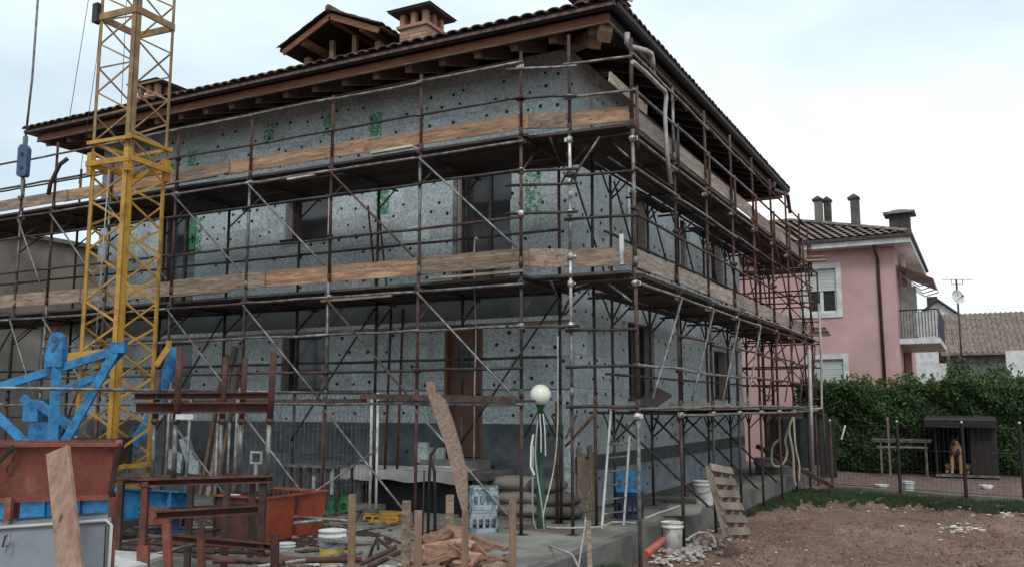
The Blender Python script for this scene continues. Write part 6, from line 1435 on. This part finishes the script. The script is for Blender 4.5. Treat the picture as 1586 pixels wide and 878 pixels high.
p0, p1 = sight(1395, 362, y=19.5), sight(1395, 331, y=19.5); mb = MB(); mb.cbox((p0.x, 19.5, (p0.z+p1.z)/2-.2), (.62, .6, p1.z-p0.z+.3)); CHM = part('chimney', mb, m_darkst, PK)
mb = MB(); mb.cbox((p0.x, 19.5, p1.z-.03), (.95, .95, .07)); mb.lathe([(.40, 0), (.3, .08), (.001, .12)], (p0.x, 19.5, p1.z+.006), 12); part('chimney_cap', mb, m_conc, CHM)
mb = MB(); q = [sight(1354, 379, y=17.5), sight(1356, 392, y=17.8), sight(1359, 400, y=17.93), sight(1371, 600, y=17.93)]; mb.tube(q, .05, 8); part('downpipe', mb, m_rbrown, PK)
# balcony and awning on the right side
BX = kx1+1.15; bz = 3.43
mb = MB(); mb.box((kx1-1.4, ky0+.3, bz), (BX, ky0+5.4, bz+.17)); BL = part('balcony', mb, m_white, PK)
mb = MB(); zt = bz+1.05; mb.tube([(kx1+.02, ky0+.34, zt), (BX-.03, ky0+.34, zt), (BX-.03, ky0+5.3, zt)], .025, 6)
for k in range(13): x = kx1+.06+k*.088; mb.beam((x, ky0+.34, bz+.172), (x, ky0+.34, zt), .016, .016)
part('balcony_railing', mb, m_darkst, BL)
mb = MB(); mb.box((kx1+.5, ky0+.37, bz+.22), (BX-.06, ky0+.39, zt-.05)); part('white_screen', mb, m_white, BL)
mb = MB(); mb.box((BX-.02, ky0+.42, bz+.2), (BX-.005, ky0+4.4, zt-.04)); part('dark_screen', mb, mat('navy_cloth', (.03, .03, .06), (.02, .02, .04), .9, 4), BL)
mb = MB(); mb.box((kx1-1.38, ky0+2.2, bz+.172), (kx1-1.34, ky0+3.6, 5.4)); part('balcony_door', mb, m_wframe, PK)
mb = MB(); mb.box((kx1+.05, ky0+2.1, bz+.172), (kx1+.16, ky0+2.25, PE-.002)); part('post', mb, m_white, PK)
mb = MB(); mb.box((kx1+.02, ky0+1.3, bz+.2), (kx1+.5, ky0+1.34, bz+1.9)); part('loggia_shutter', mb, m_pipe, PK)
mb = MB()
for i in range(6):
    a_ = Vector((kx1+.02, ky0+.5+i*.6, 5.95)); b_ = Vector((kx1+1.05, ky0+.5+i*.6, 5.45)); c_ = Vector((0, .6, 0)); mb.add([a_, b_, b_+c_, a_+c_, b_+Vector((.02, 0, -.16)), b_+c_+Vector((.02, 0, -.12*(1+i % 2)))], [(0, 1, 2, 3), (1, 4, 5, 2)])
part('awning', mb, mat('faded_awning', (.62, .42, .38), (.66, .60, .56), .9, 1.5, lo=.45, hi=.5), PK)
for i in range(4): mb = MB(); mb.tube([(kx1+.05, ky0+1+i, 5.7), (kx1+.6, ky0+1.2+i, 5.3), (kx1+1.05, ky0+1+i, 5.4)], .02, 5); part('awning_arm', mb, m_white, PK)

# ------------------------------------------------------------------ other houses far right
def gable_house(label, name, c, wx, wy, ze, zr, rot, mw, mr, wins=(), over=.3, corr=None):
    H_ = thing(name, label, 'house', c); M = Matrix.Translation(Vector((c[0], c[1], 0)))@Matrix.Rotation(rot, 4, 'Z')
    mb = MB(); mb.box((-wx/2, -wy/2, GZ), (wx/2, wy/2, ze), M)
    mb.add([M@Vector(v) for v in ((-wx/2, -wy/2, ze), (wx/2, -wy/2, ze), (0, -wy/2, zr), (-wx/2, wy/2, ze), (wx/2, wy/2, ze), (0, wy/2, zr))], [(0, 1, 2), (5, 4, 3)]); part('wall', mb, mw, H_)
    sl = (zr-ze)/(wx/2)
    for s in (-1, 1):
        mb = MB(); e = wx/2+over; p = [(0, -wy/2-over, zr+.04), (s*e, -wy/2-over, zr-sl*e+.04), (s*e, wy/2+over, zr-sl*e+.04), (0, wy/2+over, zr+.04)]; q = [(x, y, z+.12) for x, y, z in p]; mb.add([M@Vector(v) for v in p+q], [(0, 1, 2, 3), (7, 6, 5, 4), (0, 4, 5, 1), (1, 5, 6, 2), (2, 6, 7, 3), (3, 7, 4, 0)]); part('roof_slope', mb, mr, H_)
        if corr:
            mb = MB(); y = -wy/2-over; 
            while y < wy/2+over:
                mb.tube([M@Vector((s*.02, y, zr+.165)), M@Vector((s*e, y, zr-sl*e+.165))], .055, 5, False); y += .24
            part('roof_tiles', mb, mr, H_, kind='stuff')
    for (u, z0, z1, w_) in wins:
        mb = MB(); mb.box((u-w_/2, -wy/2-.03, z0), (u+w_/2, -wy/2-.002, z1), M); W_ = part('window', mb, m_white, H_)
        mb = MB(); mb.box((u-w_/2+.07, -wy/2-.04, z0+.07), (u+w_/2-.07, -wy/2-.032, z1-.07), M); part('pane', mb, m_glass, W_)
    return H_
c = W(1450, 540, 55); WHH = gable_house('small white house with a shallow gable roof seen behind the balcony of the pink house', 'white_house', (c.x, c.y+3.5, GZ), 3.1, 7, 6.6, 7.9, R(3.5), m_white, m_darkst)
mb = MB(); p = W(1444, 470, 57.); mb.cbox((p.x, p.y, 7.9), (.6, .6, 1.0)); part('chimney', mb, m_darkst, WHH)
c = W(1664, 560, 46); 
gable_house('long grey house with a broad tiled roof at the right edge behind the hedge', 'grey_house', (c.x, c.y, GZ), 8, 11.6, 4.15, 6.25, R(93), m_concd, m_rtile, wins=(), over=.4, corr=True)
mb = MB(); c = W(1582, 562, 40.5); mb.cbox((c.x, c.y, 2.2), (1.2, .08, 3.6), (0, 0, 0)); WN = solo('rendered_wall', mb, m_white, 'white rendered wall piece with a dark window at the right edge below the grey roof', 'wall', (c.x, c.y, GZ))
mb = MB(); mb.cbox((c.x+.35, c.y-.08, 3.0), (.4, .06, .9), (0, 0, 0)); part('window', mb, m_glass, WN, origin=(c.x, c.y, GZ))
# aerial and dish
p = W(1484, 470, 33); AN = thing('aerial_mast', 'television aerial with a round satellite dish on a pole behind the pink house balcony', 'aerial', (p.x, p.y, 2))
mb = MB(); q = W(1481, 433, 33); mb.tube([(p.x-.0, p.y, 2.0), (q.x, q.y, q.z)], .035, 6); part('pole', mb, m_darkst, AN)
mb = MB(); c = W(1483, 460, 32.9); Mq = (Matrix.Rotation(YAW+.3, 4, 'Z')@Matrix.Rotation(R(80), 4, 'X')); mb.lathe([(.001, -.05), (.12, -.04), (.22, -.01), (.27, .03)], c, 20, Mq); mb.lathe([(.001, -.06), (.12, -.05), (.22, -.02), (.27, .028)], c, 20, Mq); part('dish', mb, m_white, AN)
mb = MB(); mb.tube([c+_u*-.1, c-D_*.4], .012, 5); mb.ball(c-D_*.4, .04, 8); part('dish_arm', mb, m_darkst, AN)
mb = MB(); c = W(1482, 433, 33); mb.tube([c-U_*.55, c+U_*.6], .012, 5)
for k in range(7): e_ = c+U_*(-.5+.17*k); mb.tube([e_-D_*.2-_u*.02, e_+D_*.2+_u*.02], .008, 4)
mb.tube([c-U_*.2, c-U_*.2-_u*.18, c+U_*.2-_u*.18, c+U_*.2], .015, 5); part('aerial', mb, m_darkst, AN)

# ------------------------------------------------------------------ neighbour building left behind the scaffold
m_oldw = mat('weathered_render', (.30, .25, .21), (.17, .15, .135), .95, 1.3, bump=.25, fine=.2, lo=.35, hi=.6)
NB = thing('neighbour_building', 'old building with a stained brown grey side wall behind the scaffold at the left edge', 'building', (-18, 3, 0))
mb = MB(); mb.box((-22, -3, 3.6), (-14, 6, 5.35)); part('upper_wall', mb, m_oldw, NB)
mb = MB(); mb.box((-22, -3.2, 3.45), (-13.8, 6.2, 3.58)); part('ledge', mb, m_conc, NB)
mb = MB(); mb.box((-22, -3.1, 5.352), (-13.9, 6.1, 5.45)); part('coping', mb, m_conc, NB)
mb = MB(); mb.box((-22, -3, 0), (-14, 6, 3.448)); part('lower_wall', mb, m_mortar, NB)
for k in range(5):
    for j in range(3):
        mb = MB(); mb.box((-13.998, -2.9+k*1.4, .3+j*1.0), (-13.95, -1.53+k*1.4, 1.27+j*1.0)); part('wall_panel', mb, mat('pale_panel', (.42, .42, .38), (.30, .30, .28), .9, 1.5, bump=.1), NB)
# low garden wall / building line between house and neighbour
mb = MB(); mb.box((-13.9, 9.0, 0), (-10.6, 9.3, 3.2)); solo('yard_wall', mb, m_oldw, 'weathered yard wall closing the gap between the house and the old building', 'wall', (-12, 9.1, 0))
